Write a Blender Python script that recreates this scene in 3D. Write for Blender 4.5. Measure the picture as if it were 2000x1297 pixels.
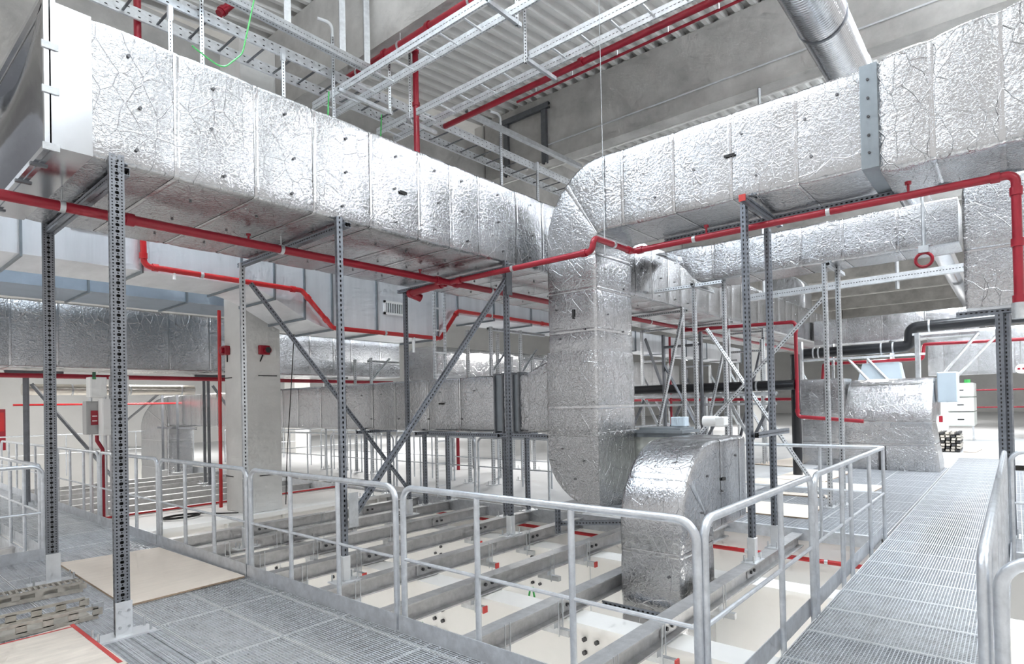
import bpy, bmesh, math, random
from mathutils import Vector, Matrix, noise
for o in list(bpy.data.objects): bpy.data.objects.remove(o, do_unlink=True)
random.seed(7)
S = bpy.context.scene
COL = S.collection
V = Vector
PI = math.pi

# ------------------------------------------------------------------ camera
# x runs along the long foil duct (away, to the right), y away to the left, z up; the walkway is z = 0
def basis():
    yaw, pit, rol = math.radians(40.23), math.radians(-0.58), math.radians(1.19)
    f = V((math.cos(yaw), math.sin(yaw), 0)); r = V((math.sin(yaw), -math.cos(yaw), 0)); d = V((0, 0, -1))
    f2 = f*math.cos(pit)+d*math.sin(pit); d2 = d*math.cos(pit)-f*math.sin(pit)
    r3 = r*math.cos(rol)+d2*math.sin(rol); d3 = d2*math.cos(rol)-r*math.sin(rol)
    return r3, d3, f2
r3, d3, f2 = basis()
cam = bpy.data.cameras.new('camera'); camo = bpy.data.objects.new('camera', cam); COL.objects.link(camo)
cam.sensor_width = 36; cam.lens = 36*1163.6/2000
cam.shift_y = (778-648.5)/2000
cam.clip_start = 0.05; cam.clip_end = 300
m = Matrix((( r3.x, -d3.x, -f2.x, 0), (r3.y, -d3.y, -f2.y, 0), (r3.z, -d3.z, -f2.z, 1.72), (0, 0, 0, 1)))
camo.matrix_world = m
S.camera = camo

# ------------------------------------------------------------------ light
w = bpy.data.worlds.new('hall_air'); S.world = w; w.use_nodes = True
bg = w.node_tree.nodes['Background']; bg.inputs[0].default_value = (1.0, 0.985, 0.965, 1); bg.inputs[1].default_value = 0.68
S.view_settings.view_transform = 'Standard'; S.view_settings.look = 'None'
S.view_settings.exposure = 0.43; S.view_settings.gamma = 1
S.view_settings.use_curve_mapping = False
cy = S.cycles
cy.max_bounces = 5; cy.diffuse_bounces = 3; cy.glossy_bounces = 3; cy.transmission_bounces = 1; cy.transparent_max_bounces = 6
cy.use_adaptive_sampling = True; cy.adaptive_threshold = 0.1; cy.adaptive_min_samples = 12
def lamp(loc, sx, sy, power, col=(0.86, 0.93, 1.0), rot=(0, 0, 0)):
    l = bpy.data.lights.new('luminaire_or_fill', 'AREA'); l.shape = 'RECTANGLE'; l.size = sx; l.size_y = sy
    l.energy = power; l.color = col
    o = bpy.data.objects.new('luminaire_or_fill', l); COL.objects.link(o); o.location = loc; o.rotation_euler = rot
    return o
# rows of hall luminaires under the roof, shining down; upward lamps are added fill to brighten the roof
for X in (-4.5, 2.6):
    for Y in (-6.0, 1.5, 6.5):
        lamp((X, Y, 7.9), 1.6, 0.35, (14 if Y < 0 else 22 if Y < 5 else 170) if X > 0 else 14, (0.72, 0.86, 1.0))
for X in (-3.0, 2.6):
    for Y in (-5.0, 4.0): lamp((X, Y, 8.0), 2.4, 0.6, 560, (0.86, 0.93, 1.0), (PI, 0, 0))
for X in (9.6, 17.5, 25):
    for Y in (-4.5, 1.0): lamp((X, Y, 8.3), 2.0, 0.35, 330)
    lamp((X, -2.0, 8.4), 2.4, 0.6, 500, rot=(PI, 0, 0))
# strip luminaires below the ducts in the rear of the hall; the farthest are added fill
for X, Y, e in ((13.0, 10.4, 130), (18, 11, 130), (13, 18, 230), (23, 10, 200), (27, 15, 200), (21, 3.2, 120), (29, 5, 230), (36, 2, 230), (6, 17.6, 200), (0.5, 18, 130), (36, 13, 200), (8, 25, 230), (20, 24, 230), (48, 6, 330), (58, 9, 300), (17.6, 0.2, 115)):
    lamp((X, Y, 3.45), 1.5, 0.22, e, (1.0, 0.98, 0.95))
# luminaires of the lower storey below the platform
for X, Y in ((1.2, 4.5), (5.5, -0.2), (10.2, 5.5), (1.2, 12)):
    lamp((X, Y, -0.75), 2.2, 0.4, 215, (1, 0.98, 0.95))

# ------------------------------------------------------------------ materials
MAT = {}
def nt(name):
    mt = bpy.data.materials.new(name); mt.use_nodes = True
    t = mt.node_tree; MAT[name] = mt
    return mt, t, t.nodes['Principled BSDF']
def N(t, kind, **kw):
    n = t.nodes.new(kind)
    for k, v in kw.items():
        if k == 'op': n.operation = v
        elif k.startswith('i_'): n.inputs[k[2:].replace('_', ' ')].default_value = v
        else: setattr(n, k, v)
    return n
def L(t, a, b): t.links.new(a, b)
def ramp(t, fac, stops):
    r = t.nodes.new('ShaderNodeValToRGB'); e = r.color_ramp.elements
    while len(e) < len(stops): e.new(0.5)
    for i, (p, c) in enumerate(stops):
        e[i].position = p; e[i].color = (*c, 1) if len(c) == 3 else c
    L(t, fac, r.inputs[0]); return r.outputs[0]
def tc(t): return N(t, 'ShaderNodeTexCoord').outputs['Object']
def plain(name, col, rough=0.5, metal=0.0, var=0.0, scale=6.0, bump=0.0, bscale=40.0, stretch=None, coat=0):
    mt, t, b = nt(name)
    b.inputs['Roughness'].default_value = rough; b.inputs['Metallic'].default_value = metal
    b.inputs['Base Color'].default_value = (*col, 1)
    if coat: b.inputs['Coat Weight'].default_value = coat
    co = tc(t)
    if stretch:
        mp = N(t, 'ShaderNodeMapping'); mp.inputs['Scale'].default_value = stretch; L(t, co, mp.inputs[0]); co = mp.outputs[0]
    if var:
        n = N(t, 'ShaderNodeTexNoise', i_Scale=scale, i_Detail=6.0, i_Roughness=0.65); L(t, co, n.inputs[0])
        lo = tuple(c*(1-var) for c in col); hi = tuple(min(1, c*(1+var)) for c in col)
        L(t, ramp(t, n.outputs[0], [(0.3, lo), (0.7, hi)]), b.inputs['Base Color'])
    if bump:
        n2 = N(t, 'ShaderNodeTexNoise', i_Scale=bscale, i_Detail=4.0); L(t, co, n2.inputs[0])
        bp = N(t, 'ShaderNodeBump', i_Strength=bump, i_Distance=0.01); L(t, n2.outputs[0], bp.inputs['Height'])
        L(t, bp.outputs[0], b.inputs['Normal'])
    return mt
def foil_mat(name, col, rough, k):
    mt, t, b = nt(name)
    b.inputs['Metallic'].default_value = 1.0
    co = tc(t)
    wn = N(t, 'ShaderNodeTexNoise', i_Scale=3.0, i_Detail=1.0); L(t, co, wn.inputs[0])
    mx = N(t, 'ShaderNodeMixRGB', blend_type='ADD'); mx.inputs[0].default_value = 0.10
    L(t, co, mx.inputs[1]); L(t, wn.outputs['Color'], mx.inputs[2])
    # long creases: ridges along the edges of big, stretched, warped cells
    def crease(scale, width, gain, acc):
        mp = N(t, 'ShaderNodeMapping'); mp.inputs['Scale'].default_value = (1.0, 1.0, 0.55); mp.inputs['Rotation'].default_value = (scale, scale*0.7, scale*1.3); L(t, mx.outputs[0], mp.inputs[0])
        vo = N(t, 'ShaderNodeTexVoronoi', feature='DISTANCE_TO_EDGE', i_Scale=scale); L(t, mp.outputs[0], vo.inputs[0])
        v2 = N(t, 'ShaderNodeMapRange', interpolation_type='SMOOTHSTEP'); v2.inputs[1].default_value = 0.0; v2.inputs[2].default_value = width; v2.inputs[3].default_value = gain; v2.inputs[4].default_value = 0.0
        L(t, vo.outputs[0], v2.inputs[0])
        m3 = N(t, 'ShaderNodeMath', op='MULTIPLY'); L(t, v2.outputs[0], m3.inputs[0]); L(t, pm.outputs[0], m3.inputs[1])
        a = N(t, 'ShaderNodeMath', op='ADD'); L(t, m3.outputs[0], a.inputs[0]); L(t, acc, a.inputs[1]); return a.outputs[0]
    # wrinkles are uneven: patches of smooth and of crumpled foil
    pa = N(t, 'ShaderNodeTexNoise', i_Scale=2.2, i_Detail=2.0); L(t, co, pa.inputs[0])
    pm = N(t, 'ShaderNodeMapRange'); pm.inputs[1].default_value = 0.40; pm.inputs[2].default_value = 0.62
    pm.inputs[3].default_value = 0.38; pm.inputs[4].default_value = 1.0; L(t, pa.outputs[0], pm.inputs[0])
    rg = N(t, 'ShaderNodeTexNoise', noise_type='RIDGED_MULTIFRACTAL', i_Scale=17.0, i_Detail=3.5, i_Roughness=0.6, i_Lacunarity=2.1); L(t, mx.outputs[0], rg.inputs[0])
    fine = N(t, 'ShaderNodeTexNoise', i_Scale=42.0, i_Detail=2.0, i_Roughness=0.6, i_Distortion=0.8); L(t, co, fine.inputs[0])
    a1 = N(t, 'ShaderNodeMath', op='MULTIPLY'); L(t, rg.outputs[0], a1.inputs[0]); L(t, pm.outputs[0], a1.inputs[1])
    a2 = N(t, 'ShaderNodeMath', op='MULTIPLY_ADD'); L(t, fine.outputs[0], a2.inputs[0]); a2.inputs[1].default_value = 0.8; L(t, a1.outputs[0], a2.inputs[2])
    class _o: pass
    a3 = _o(); a3.outputs = [crease(6.2, 0.02, 0.55, a2.outputs[0])]
    bp = N(t, 'ShaderNodeBump', i_Strength=k, i_Distance=0.006); L(t, a3.outputs[0], bp.inputs['Height'])
    L(t, bp.outputs[0], b.inputs['Normal'])
    rr = N(t, 'ShaderNodeMapRange'); rr.inputs[1].default_value = 0.3; rr.inputs[2].default_value = 0.7
    rr.inputs[3].default_value = rough*0.8; rr.inputs[4].default_value = rough*1.3; L(t, wn.outputs[0], rr.inputs[0]); L(t, rr.outputs[0], b.inputs['Roughness'])
    L(t, ramp(t, pa.outputs[0], [(0.35, tuple(c*0.93 for c in col)), (0.65, col)]), b.inputs['Base Color'])
    return mt
foil_mat('foil', (0.52, 0.528, 0.545), 0.2, 0.95)
foil_mat('foil_tape', (0.58, 0.585, 0.60), 0.18, 0.35)
foil_mat('foil_crumpled', (0.55, 0.557, 0.572), 0.18, 1.6)
def galv_mat(name, col, rough, metal, holes=None):
    mt, t, b = nt(name)
    b.inputs['Metallic'].default_value = metal; b.inputs['Roughness'].default_value = rough
    co = tc(t)
    n = N(t, 'ShaderNodeTexNoise', i_Scale=9.0, i_Detail=5.0, i_Roughness=0.7); L(t, co, n.inputs[0])
    L(t, ramp(t, n.outputs[0], [(0.3, tuple(c*0.8 for c in col)), (0.7, tuple(min(1, c*1.12) for c in col))]), b.inputs['Base Color'])
    if holes:
        # punched hole rows: the local z axis runs along the profile; a hole is a real opening in the sheet
        sep = N(t, 'ShaderNodeSeparateXYZ'); L(t, co, sep.inputs[0])
        ns = N(t, 'ShaderNodeSeparateXYZ'); L(t, N(t, 'ShaderNodeTexCoord').outputs['Normal'], ns.inputs[0])
        ax = N(t, 'ShaderNodeMath', op='ABSOLUTE'); L(t, ns.outputs[0], ax.inputs[0])
        gt = N(t, 'ShaderNodeMath', op='GREATER_THAN'); L(t, ax.outputs[0], gt.inputs[0]); gt.inputs[1].default_value = 0.5
        mxx = N(t, 'ShaderNodeMix', data_type='FLOAT'); L(t, gt.outputs[0], mxx.inputs[0]); L(t, sep.outputs[0], mxx.inputs[2]); L(t, sep.outputs[1], mxx.inputs[3])
        u = mxx.outputs[0]; masks = []
        for (off, pitch, hu, hv, ph) in holes:
            du = N(t, 'ShaderNodeMath', op='ABSOLUTE'); L(t, u, du.inputs[0])
            d2 = N(t, 'ShaderNodeMath', op='SUBTRACT'); L(t, du.outputs[0], d2.inputs[0]); d2.inputs[1].default_value = off
            da = N(t, 'ShaderNodeMath', op='DIVIDE'); L(t, d2.outputs[0], da.inputs[0]); da.inputs[1].default_value = hu
            zz = N(t, 'ShaderNodeMath', op='ADD'); L(t, sep.outputs[2], zz.inputs[0]); zz.inputs[1].default_value = ph
            pp = N(t, 'ShaderNodeMath', op='PINGPONG'); L(t, zz.outputs[0], pp.inputs[0]); pp.inputs[1].default_value = pitch/2
            dv = N(t, 'ShaderNodeMath', op='DIVIDE'); L(t, pp.outputs[0], dv.inputs[0]); dv.inputs[1].default_value = hv
            p1 = N(t, 'ShaderNodeMath', op='POWER'); L(t, N_abs(t, da.outputs[0]), p1.inputs[0]); p1.inputs[1].default_value = 2.6
            p2 = N(t, 'ShaderNodeMath', op='POWER'); L(t, dv.outputs[0], p2.inputs[0]); p2.inputs[1].default_value = 2.6
            ad = N(t, 'ShaderNodeMath', op='ADD'); L(t, p1.outputs[0], ad.inputs[0]); L(t, p2.outputs[0], ad.inputs[1])
            lt = N(t, 'ShaderNodeMath', op='LESS_THAN'); L(t, ad.outputs[0], lt.inputs[0]); lt.inputs[1].default_value = 1.0
            masks.append(lt.outputs[0])
        acc = masks[0]
        for mk in masks[1:]:
            q = N(t, 'ShaderNodeMath', op='MAXIMUM'); L(t, acc, q.inputs[0]); L(t, mk, q.inputs[1]); acc = q.outputs[0]
        iv = N(t, 'ShaderNodeMath', op='SUBTRACT'); iv.inputs[0].default_value = 1.0; L(t, acc, iv.inputs[1])
        L(t, iv.outputs[0], b.inputs['Alpha'])
    return mt
def N_abs(t, s):
    a = N(t, 'ShaderNodeMath', op='ABSOLUTE'); L(t, s, a.inputs[0]); return a.outputs[0]
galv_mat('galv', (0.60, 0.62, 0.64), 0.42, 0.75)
galv_mat('rail_steel', (0.66, 0.69, 0.73), 0.36, 0.7)
galv_mat('joist_steel', (0.50, 0.50, 0.505), 0.48, 0.65)
galv_mat('grating_steel', (0.58, 0.605, 0.64), 0.45, 0.45)
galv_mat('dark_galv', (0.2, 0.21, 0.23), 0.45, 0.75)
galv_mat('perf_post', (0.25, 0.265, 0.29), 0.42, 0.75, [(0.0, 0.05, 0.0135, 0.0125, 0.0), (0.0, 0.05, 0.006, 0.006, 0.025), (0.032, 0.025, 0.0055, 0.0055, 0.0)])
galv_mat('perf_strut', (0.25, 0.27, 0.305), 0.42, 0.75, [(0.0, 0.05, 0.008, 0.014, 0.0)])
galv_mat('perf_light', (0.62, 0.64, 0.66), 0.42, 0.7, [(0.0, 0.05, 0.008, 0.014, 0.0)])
galv_mat('perf_wide', (0.70, 0.72, 0.74), 0.42, 0.45, [(0.045, 0.14, 0.009, 0.02, 0.0)])
galv_mat('perf_tray', (0.74, 0.76, 0.78), 0.42, 0.5, [(0.0, 0.06, 0.006, 0.02, 0.0)])
plain('tray_steel', (0.74, 0.76, 0.78), 0.42, 0.5, 0.06, 8)
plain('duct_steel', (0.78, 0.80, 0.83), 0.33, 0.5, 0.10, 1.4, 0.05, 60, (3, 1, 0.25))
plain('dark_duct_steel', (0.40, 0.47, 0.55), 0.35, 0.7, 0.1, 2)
plain('bare_steel', (0.58, 0.59, 0.61), 0.2, 1.0, 0.04, 2, 0.12, 3)
plain('mirror_steel', (0.13, 0.13, 0.14), 0.12, 1.0, 0.05, 2, 0.5, 2.2)  # dark colour stands in for dark surroundings mirrored in the steel
plain('frame_steel', (0.25, 0.28, 0.305), 0.42, 0.7, 0.08, 5)
plain('red', (0.30, 0.007, 0.022), 0.36, 0.0, 0.08, 4, coat=0.1)
plain('bright_red', (0.50, 0.014, 0.018), 0.35, 0.0, 0.05, 4, coat=0.3)
plain('red_cap', (0.52, 0.05, 0.045), 0.5)
plain('concrete', (0.50, 0.49, 0.47), 0.8, 0, 0.22, 1.1, 0.25, 30)
plain('column_concrete', (0.68, 0.675, 0.655), 0.75, 0, 0.10, 0.9, 0.15, 30)
plain('deck', (0.76, 0.755, 0.735), 0.5, 0.1, 0.05, 2)
plain('white_paint', (0.86, 0.85, 0.825), 0.55, 0, 0.04, 1.2)
plain('lower_floor', (0.80, 0.79, 0.765), 0.6, 0, 0.05, 0.8)
plain('wall_white', (0.82, 0.82, 0.81), 0.7, 0, 0.05, 0.5)
plain('floor_grey', (0.62, 0.63, 0.64), 0.5, 0.1, 0.06, 1.5, 0.1, 60)
plain('plywood', (0.83, 0.75, 0.66), 0.65, 0, 0.05, 3, 0.05, 50, (1, 6, 1))
plain('plywood_worn', (0.70, 0.64, 0.57), 0.7, 0, 0.14, 3, 0.1, 30, (1, 4, 1))
plain('plywood_edge', (0.36, 0.27, 0.19), 0.7, 0, 0.2, 40)
plain('black_rubber', (0.014, 0.015, 0.018), 0.3)
plain('dark_rubber_or_shade', (0.03, 0.03, 0.032), 0.5)  # rubber parts, and painted shade inside punched profiles and the cowl gap
plain('washer', (0.16, 0.16, 0.17), 0.45, 0.6)
plain('cream_panel', (0.72, 0.75, 0.71), 0.4, 0.1)
plain('blue_panel', (0.58, 0.68, 0.76), 0.4, 0.1)
plain('grey_panel', (0.42, 0.42, 0.42), 0.5)
plain('white_panel', (0.84, 0.84, 0.83), 0.4)
plain('bolt', (0.09, 0.09, 0.095), 0.4, 0.7)
plain('green', (0.06, 0.42, 0.10), 0.5)
plain('yellow', (0.72, 0.55, 0.05), 0.5)
plain('cable', (0.02, 0.02, 0.02), 0.6)
plain('aged_alu', (0.50, 0.47, 0.42), 0.5, 0.5, 0.2, 7)
plain('jacket', (0.74, 0.70, 0.64), 0.22, 1.0, 0.05, 3)
plain('screen', (0.02, 0.10, 0.05), 0.2)
plain('sign_white', (0.9, 0.9, 0.9), 0.5)

# ------------------------------------------------------------------ object helpers
def wloc(o):
    p = V((0, 0, 0))
    while o is not None: p = p+o.location; o = o.parent
    return p
def tag(o, label=None, cat=None, group=None, kind=None):
    if label: o['label'] = label
    if cat: o['category'] = cat
    if group: o['group'] = group
    if kind: o['kind'] = kind
    return o
def thing(name, loc, label, cat, group=None):
    o = bpy.data.objects.new(name, None); COL.objects.link(o); o.location = loc; o.empty_display_size = 0.1
    return tag(o, label, cat, group)
def frame_for(d):
    d = d.normalized(); a = V((0, 0, 1)) if abs(d.z) < 0.95 else V((1, 0, 0))
    x = a.cross(d).normalized(); y = d.cross(x); return x, y
def fillet(pts, r, n=6):
    pts = [V(p) for p in pts]; out = [pts[0]]
    for i in range(1, len(pts)-1):
        a, b, c = pts[i-1], pts[i], pts[i+1]
        u = (a-b); v = (c-b); lu, lv = u.length, v.length; u.normalize(); v.normalize()
        ang = u.angle(v)
        if ang > 3.1: out.append(b); continue
        tdist = min(r/math.tan(ang/2), lu*0.49, lv*0.49); rr = tdist*math.tan(ang/2)
        cen = b+(u+v).normalized()*(rr/math.sin(ang/2)); p0 = b+u*tdist; p1 = b+v*tdist
        e0 = p0-cen; e1 = p1-cen; tot = e0.angle(e1); ax = e0.cross(e1).normalized()
        for k in range(n+1): out.append(cen+Matrix.Rotation(tot*k/n, 3, ax) @ e0)
    out.append(pts[-1]); return out
class MB:
    def __init__(s): s.v = []; s.f = []; s.sm = False
    def add(s, vs, fs):
        k = len(s.v); s.v += [V(p) for p in vs]; s.f += [[i+k for i in f] for f in fs]; return s
    def box(s, x0, x1, y0, y1, z0, z1):
        return s.add([(x, y, z) for z in (z0, z1) for y in (y0, y1) for x in (x0, x1)],
                     [(0, 2, 3, 1), (4, 5, 7, 6), (0, 1, 5, 4), (2, 6, 7, 3), (0, 4, 6, 2), (1, 3, 7, 5)])
    def bar(s, p, q, wx, wy=None, up=None):
        p, q = V(p), V(q); wy = wx if wy is None else wy
        d = (q-p).normalized()
        if up is None: x, y = frame_for(d)
        else:
            y = V(up); y = (y-d*y.dot(d)).normalized(); x = y.cross(d)
        vs = [c+x*a*wx/2+y*b*wy/2 for c in (p, q) for a, b in ((-1, -1), (1, -1), (1, 1), (-1, 1))]
        return s.add(vs, [(3, 2, 1, 0), (4, 5, 6, 7)]+[(i, (i+1) % 4, 4+(i+1) % 4, 4+i) for i in range(4)])
    def prism(s, prof, origin, ux, uy, ext):
        # prof: 2D points in (ux, uy); extruded by vector ext
        o = V(origin); ux = V(ux); uy = V(uy); e = V(ext); n = len(prof)
        a = [o+ux*p[0]+uy*p[1] for p in prof]
        return s.add(a+[p+e for p in a], [tuple(range(n))[::-1], tuple(range(n, 2*n))]+[(i, (i+1) % n, n+(i+1) % n, n+i) for i in range(n)])
    def tube(s, pts, r, n=10, cap=True):
        pts = [V(p) for p in pts]; s.sm = True; rings = []
        d0 = (pts[1]-pts[0]).normalized(); x, y = frame_for(d0); pd = d0
        for i, p in enumerate(pts):
            d = (pts[min(i+1, len(pts)-1)]-pts[max(i-1, 0)]).normalized()
            q = pd.rotation_difference(d); x = q @ x; y = q @ y; pd = d
            rr = r[i] if isinstance(r, (list, tuple)) else r
            rings.append([p+(x*math.cos(2*PI*k/n)+y*math.sin(2*PI*k/n))*rr for k in range(n)])
        k0 = len(s.v)
        for rg in rings: s.v += rg
        for i in range(len(rings)-1):
            for k in range(n):
                a = k0+i*n+k; b = k0+i*n+(k+1) % n
                s.f.append([a, b, b+n, a+n])
        if cap:
            s.f.append([k0+k for k in range(n)][::-1]); s.f.append([k0+(len(rings)-1)*n+k for k in range(n)])
        return s
    def build(s, name, mat, parent=None, label=None, cat=None, group=None, kind=None, bevel=0, smooth=None):
        me = bpy.data.meshes.new(name)
        if parent is None:
            lo = [min(p[i] for p in s.v) for i in range(3)]; hi = [max(p[i] for p in s.v) for i in range(3)]
            loc = V(((lo[0]+hi[0])/2, (lo[1]+hi[1])/2, lo[2])); off = loc
        else: loc = V((0, 0, 0)); off = wloc(parent)
        me.from_pydata([tuple(p-off) for p in s.v], [], s.f); me.update()
        mats = mat if isinstance(mat, (list, tuple)) else [mat]
        for q in mats: me.materials.append(MAT[q])
        o = bpy.data.objects.new(name, me); COL.objects.link(o); o.location = loc; o.parent = parent
        if smooth if smooth is not None else s.sm:
            for p in me.polygons: p.use_smooth = True
            me.set_sharp_from_angle(angle=math.radians(40))
        if bevel:
            md = o.modifiers.new('bevel', 'BEVEL'); md.width = bevel; md.segments = 2; md.limit_method = 'ANGLE'
        return tag(o, label, cat, group, kind)
def box(name, mat, parent, x0, x1, y0, y1, z0, z1, label=None, cat=None, group=None, kind=None, bevel=0):
    return MB().box(x0, x1, y0, y1, z0, z1).build(name, mat, parent, label, cat, group, kind, bevel)
SHARED = {}
def shared(key, fn):
    if key not in SHARED:
        b = fn(); me = bpy.data.meshes.new(key); me.from_pydata([tuple(p) for p in b.v], [], b.f); me.update()
        me.materials.append(MAT[b.mat])
        if hasattr(b, 'mat2'):
            me.materials.append(MAT[b.mat2])
            for p in list(me.polygons)[:b.n2]: p.material_index = 1
        if b.sm:
            for p in me.polygons: p.use_smooth = True
            me.set_sharp_from_angle(angle=math.radians(40))
        SHARED[key] = me
    return SHARED[key]
def inst(name, key, fn, parent, loc, rot=None, label=None, cat=None, group=None):
    o = bpy.data.objects.new(name, shared(key, fn)); COL.objects.link(o); o.parent = parent
    o.location = V(loc)-(wloc(parent) if parent else V((0, 0, 0)))
    if rot is not None: o.rotation_euler = rot
    return tag(o, label, cat, group)
def disc_fn(r, h, mat, n=10):
    def f():
        b = MB(); b.mat = mat
        b.add([(r*math.cos(2*PI*k/n), r*math.sin(2*PI*k/n), z) for z in (0, h) for k in range(n)],
              [tuple(range(n))[::-1], tuple(range(n, 2*n))]+[(k, (k+1) % n, n+(k+1) % n, n+k) for k in range(n)]); return b
    return f
ROT = {'-x': (0, -PI/2, 0), '+x': (0, PI/2, 0), '-y': (PI/2, 0, 0), '+y': (-PI/2, 0, 0), '+z': (0, 0, 0), '-z': (PI, 0, 0)}

# a punched steel profile: C channel whose local z axis is its length
def strut(name, p, q, wd, dp, mat, parent=None, label=None, cat=None, group=None, face=(-0.76, -0.65, 0)):
    p, q = V(p), V(q); d = (q-p); ln = d.length; d.normalize()
    y = V(face); y = (y-d*y.dot(d)).normalized(); x = y.cross(d)
    t = 0.004; b = MB()
    b.box(-wd/2, wd/2, dp/2-t, dp/2, 0, ln)           # front web
    b.box(-wd/2, -wd/2+t, -dp/2, dp/2-t, 0, ln); b.box(wd/2-t, wd/2, -dp/2, dp/2-t, 0, ln)
    nf = len(b.f)
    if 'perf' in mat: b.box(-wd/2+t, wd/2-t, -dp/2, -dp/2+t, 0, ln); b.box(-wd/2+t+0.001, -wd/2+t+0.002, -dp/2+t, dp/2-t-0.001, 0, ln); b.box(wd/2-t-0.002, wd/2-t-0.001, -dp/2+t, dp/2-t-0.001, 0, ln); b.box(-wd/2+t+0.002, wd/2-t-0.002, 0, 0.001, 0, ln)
    else: b.box(-wd/2+t, -wd/2+wd*0.3, -dp/2, -dp/2+t, 0, ln); b.box(wd/2-wd*0.3, wd/2-t, -dp/2, -dp/2+t, 0, ln)
    me = bpy.data.meshes.new(name); me.from_pydata([tuple(v) for v in b.v], [], b.f); me.update(); me.materials.append(MAT[mat])
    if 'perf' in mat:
        me.materials.append(MAT['dark_rubber_or_shade'])  # dark lining painted in as the shade seen through the holes
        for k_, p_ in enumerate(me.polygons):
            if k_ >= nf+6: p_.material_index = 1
    o = bpy.data.objects.new(name, me); COL.objects.link(o); o.parent = parent
    mw = Matrix(((x.x, y.x, d.x, 0), (x.y, y.y, d.y, 0), (x.z, y.z, d.z, 0), (0, 0, 0, 1)))
    mw.translation = p-(wloc(parent) if parent else V((0, 0, 0)))
    o.matrix_local = mw if parent else mw
    if not parent: o.matrix_world = mw
    return tag(o, label, cat, group)

# ------------------------------------------------------------------ the setting
ORD = ['first', 'second', 'third', 'fourth', 'fifth', 'sixth', 'seventh', 'eighth', 'ninth', 'tenth', 'eleventh', 'twelfth', 'thirteenth', 'fourteenth', 'fifteenth', 'sixteenth', 'seventeenth', 'eighteenth', 'nineteenth', 'twentieth']
def struct(name, loc=(0, 0, 0)):
    o = bpy.data.objects.new(name, None); COL.objects.link(o); o.location = loc; o.empty_display_size = 0.1
    o['kind'] = 'structure'; return o
# lower storey
floor_low = box('floor_lower', 'lower_floor', None, -6, 76, -14, 40, -3.7, -3.55, kind='structure')
# far walls of the hall
MB().box(76, 76.3, -20, 45, -3.5, 10.56).build('wall_far', 'wall_white', kind='structure')
MB().box(-12, 76, 34, 34.3, -3.5, 10.56).build('wall_left', 'wall_white', kind='structure')

# roof: trapezoidal deck sheets lying over concrete beams
def zd(X): return 9.97+0.1*(min(X, 21.3)-6.64)
ceil_o = struct('ceiling', (0, 0, 10.58))
PITCH = 0.36
def deck_fn():
    b = MB(); b.mat = 'deck'; prof = []
    for i in range(3):
        y = i*PITCH
        prof += [(y, 0), (y+0.10, 0), (y+0.15, 0.15), (y+0.31, 0.15)]
    prof.append((3*PITCH, 0))
    for i in range(len(prof)-1):
        a, c = prof[i], prof[i+1]
        b.add([(0, a[0], a[1]), (7.3, a[0], a[1]), (7.3, c[0], c[1]), (0, c[0], c[1])], [(0, 3, 2, 1)])
    k = len(prof)
    return b
for bay in range(-1, 9):
    for i in range(-13, 12):
        x0 = 6.9+bay*7.3; inst('deck_sheet', 'deck_sheet', deck_fn, ceil_o, (x0, i*3*PITCH, zd(x0)), (0, -math.asin((zd(x0+7.3)-zd(x0))/7.3), 0))
box('roof_cover', 'deck', ceil_o, -1, 76, -16, 36, 12.0, 12.1)
# concrete beams along y, girder along x above the column
def beam_y(X0, zb, lab, far=True):
    b = MB().box(X0, X0+0.5, -14, 12.7, zb, zd(X0)-0.01)
    o = b.build('concrete_beam', 'concrete', None, lab, 'beam', 'roof beams')
    box('soffit_strip', 'white_paint', o, X0+0.44, X0+0.5, -14, 12.7, zb-0.03, zb)
    return o
beam_y(6.64, 8.21, 'concrete roof beam behind the cable ladders, lit white at the top centre')
b2 = beam_y(13.95, 8.79, 'long grey concrete roof beam above the foil duct at upper right')
MB().tube([(13.925, -11, 9.27), (13.925, 10.2, 9.23)], 0.022, 8).build('conduit', 'tray_steel', b2)
for i, X0 in enumerate((21.3, 28.6, 35.9, 43.2, 50.5, 57.8, 65.1)):
    beam_y(X0, 9.37, 'distant concrete roof beam, %s counted back from the long grey beam' % ORD[i])
g = MB().box(-9, 6.3, 12.75, 13.1, 5.2, 9.6).box(6.3, 13.9, 12.75, 13.1, 5.2, 9.9).box(13.9, 75.9, 12.75, 13.1, 5.2, 10.6).build('concrete_girder', 'concrete', None, 'dark concrete upstand girder closing the hall behind the cable trays', 'girder')
c = thing('concrete_column', (5.1, 10.35, -0.05), 'tall pale concrete column standing in the joist pit', 'column')
MB().box(4.79, 5.43, 9.97, 10.73, -0.05, 8.2).build('shaft', 'column_concrete', c, bevel=0.015)
for z in (2.28, 0.55): box('joint_line', 'cable', c, 4.783, 4.79, 10.45, 10.72, z, z+0.016)
for z in (2.30, 0.57): box('joint_line', 'cable', c, 5.02, 5.36, 9.963, 9.97, z, z+0.016)

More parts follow.
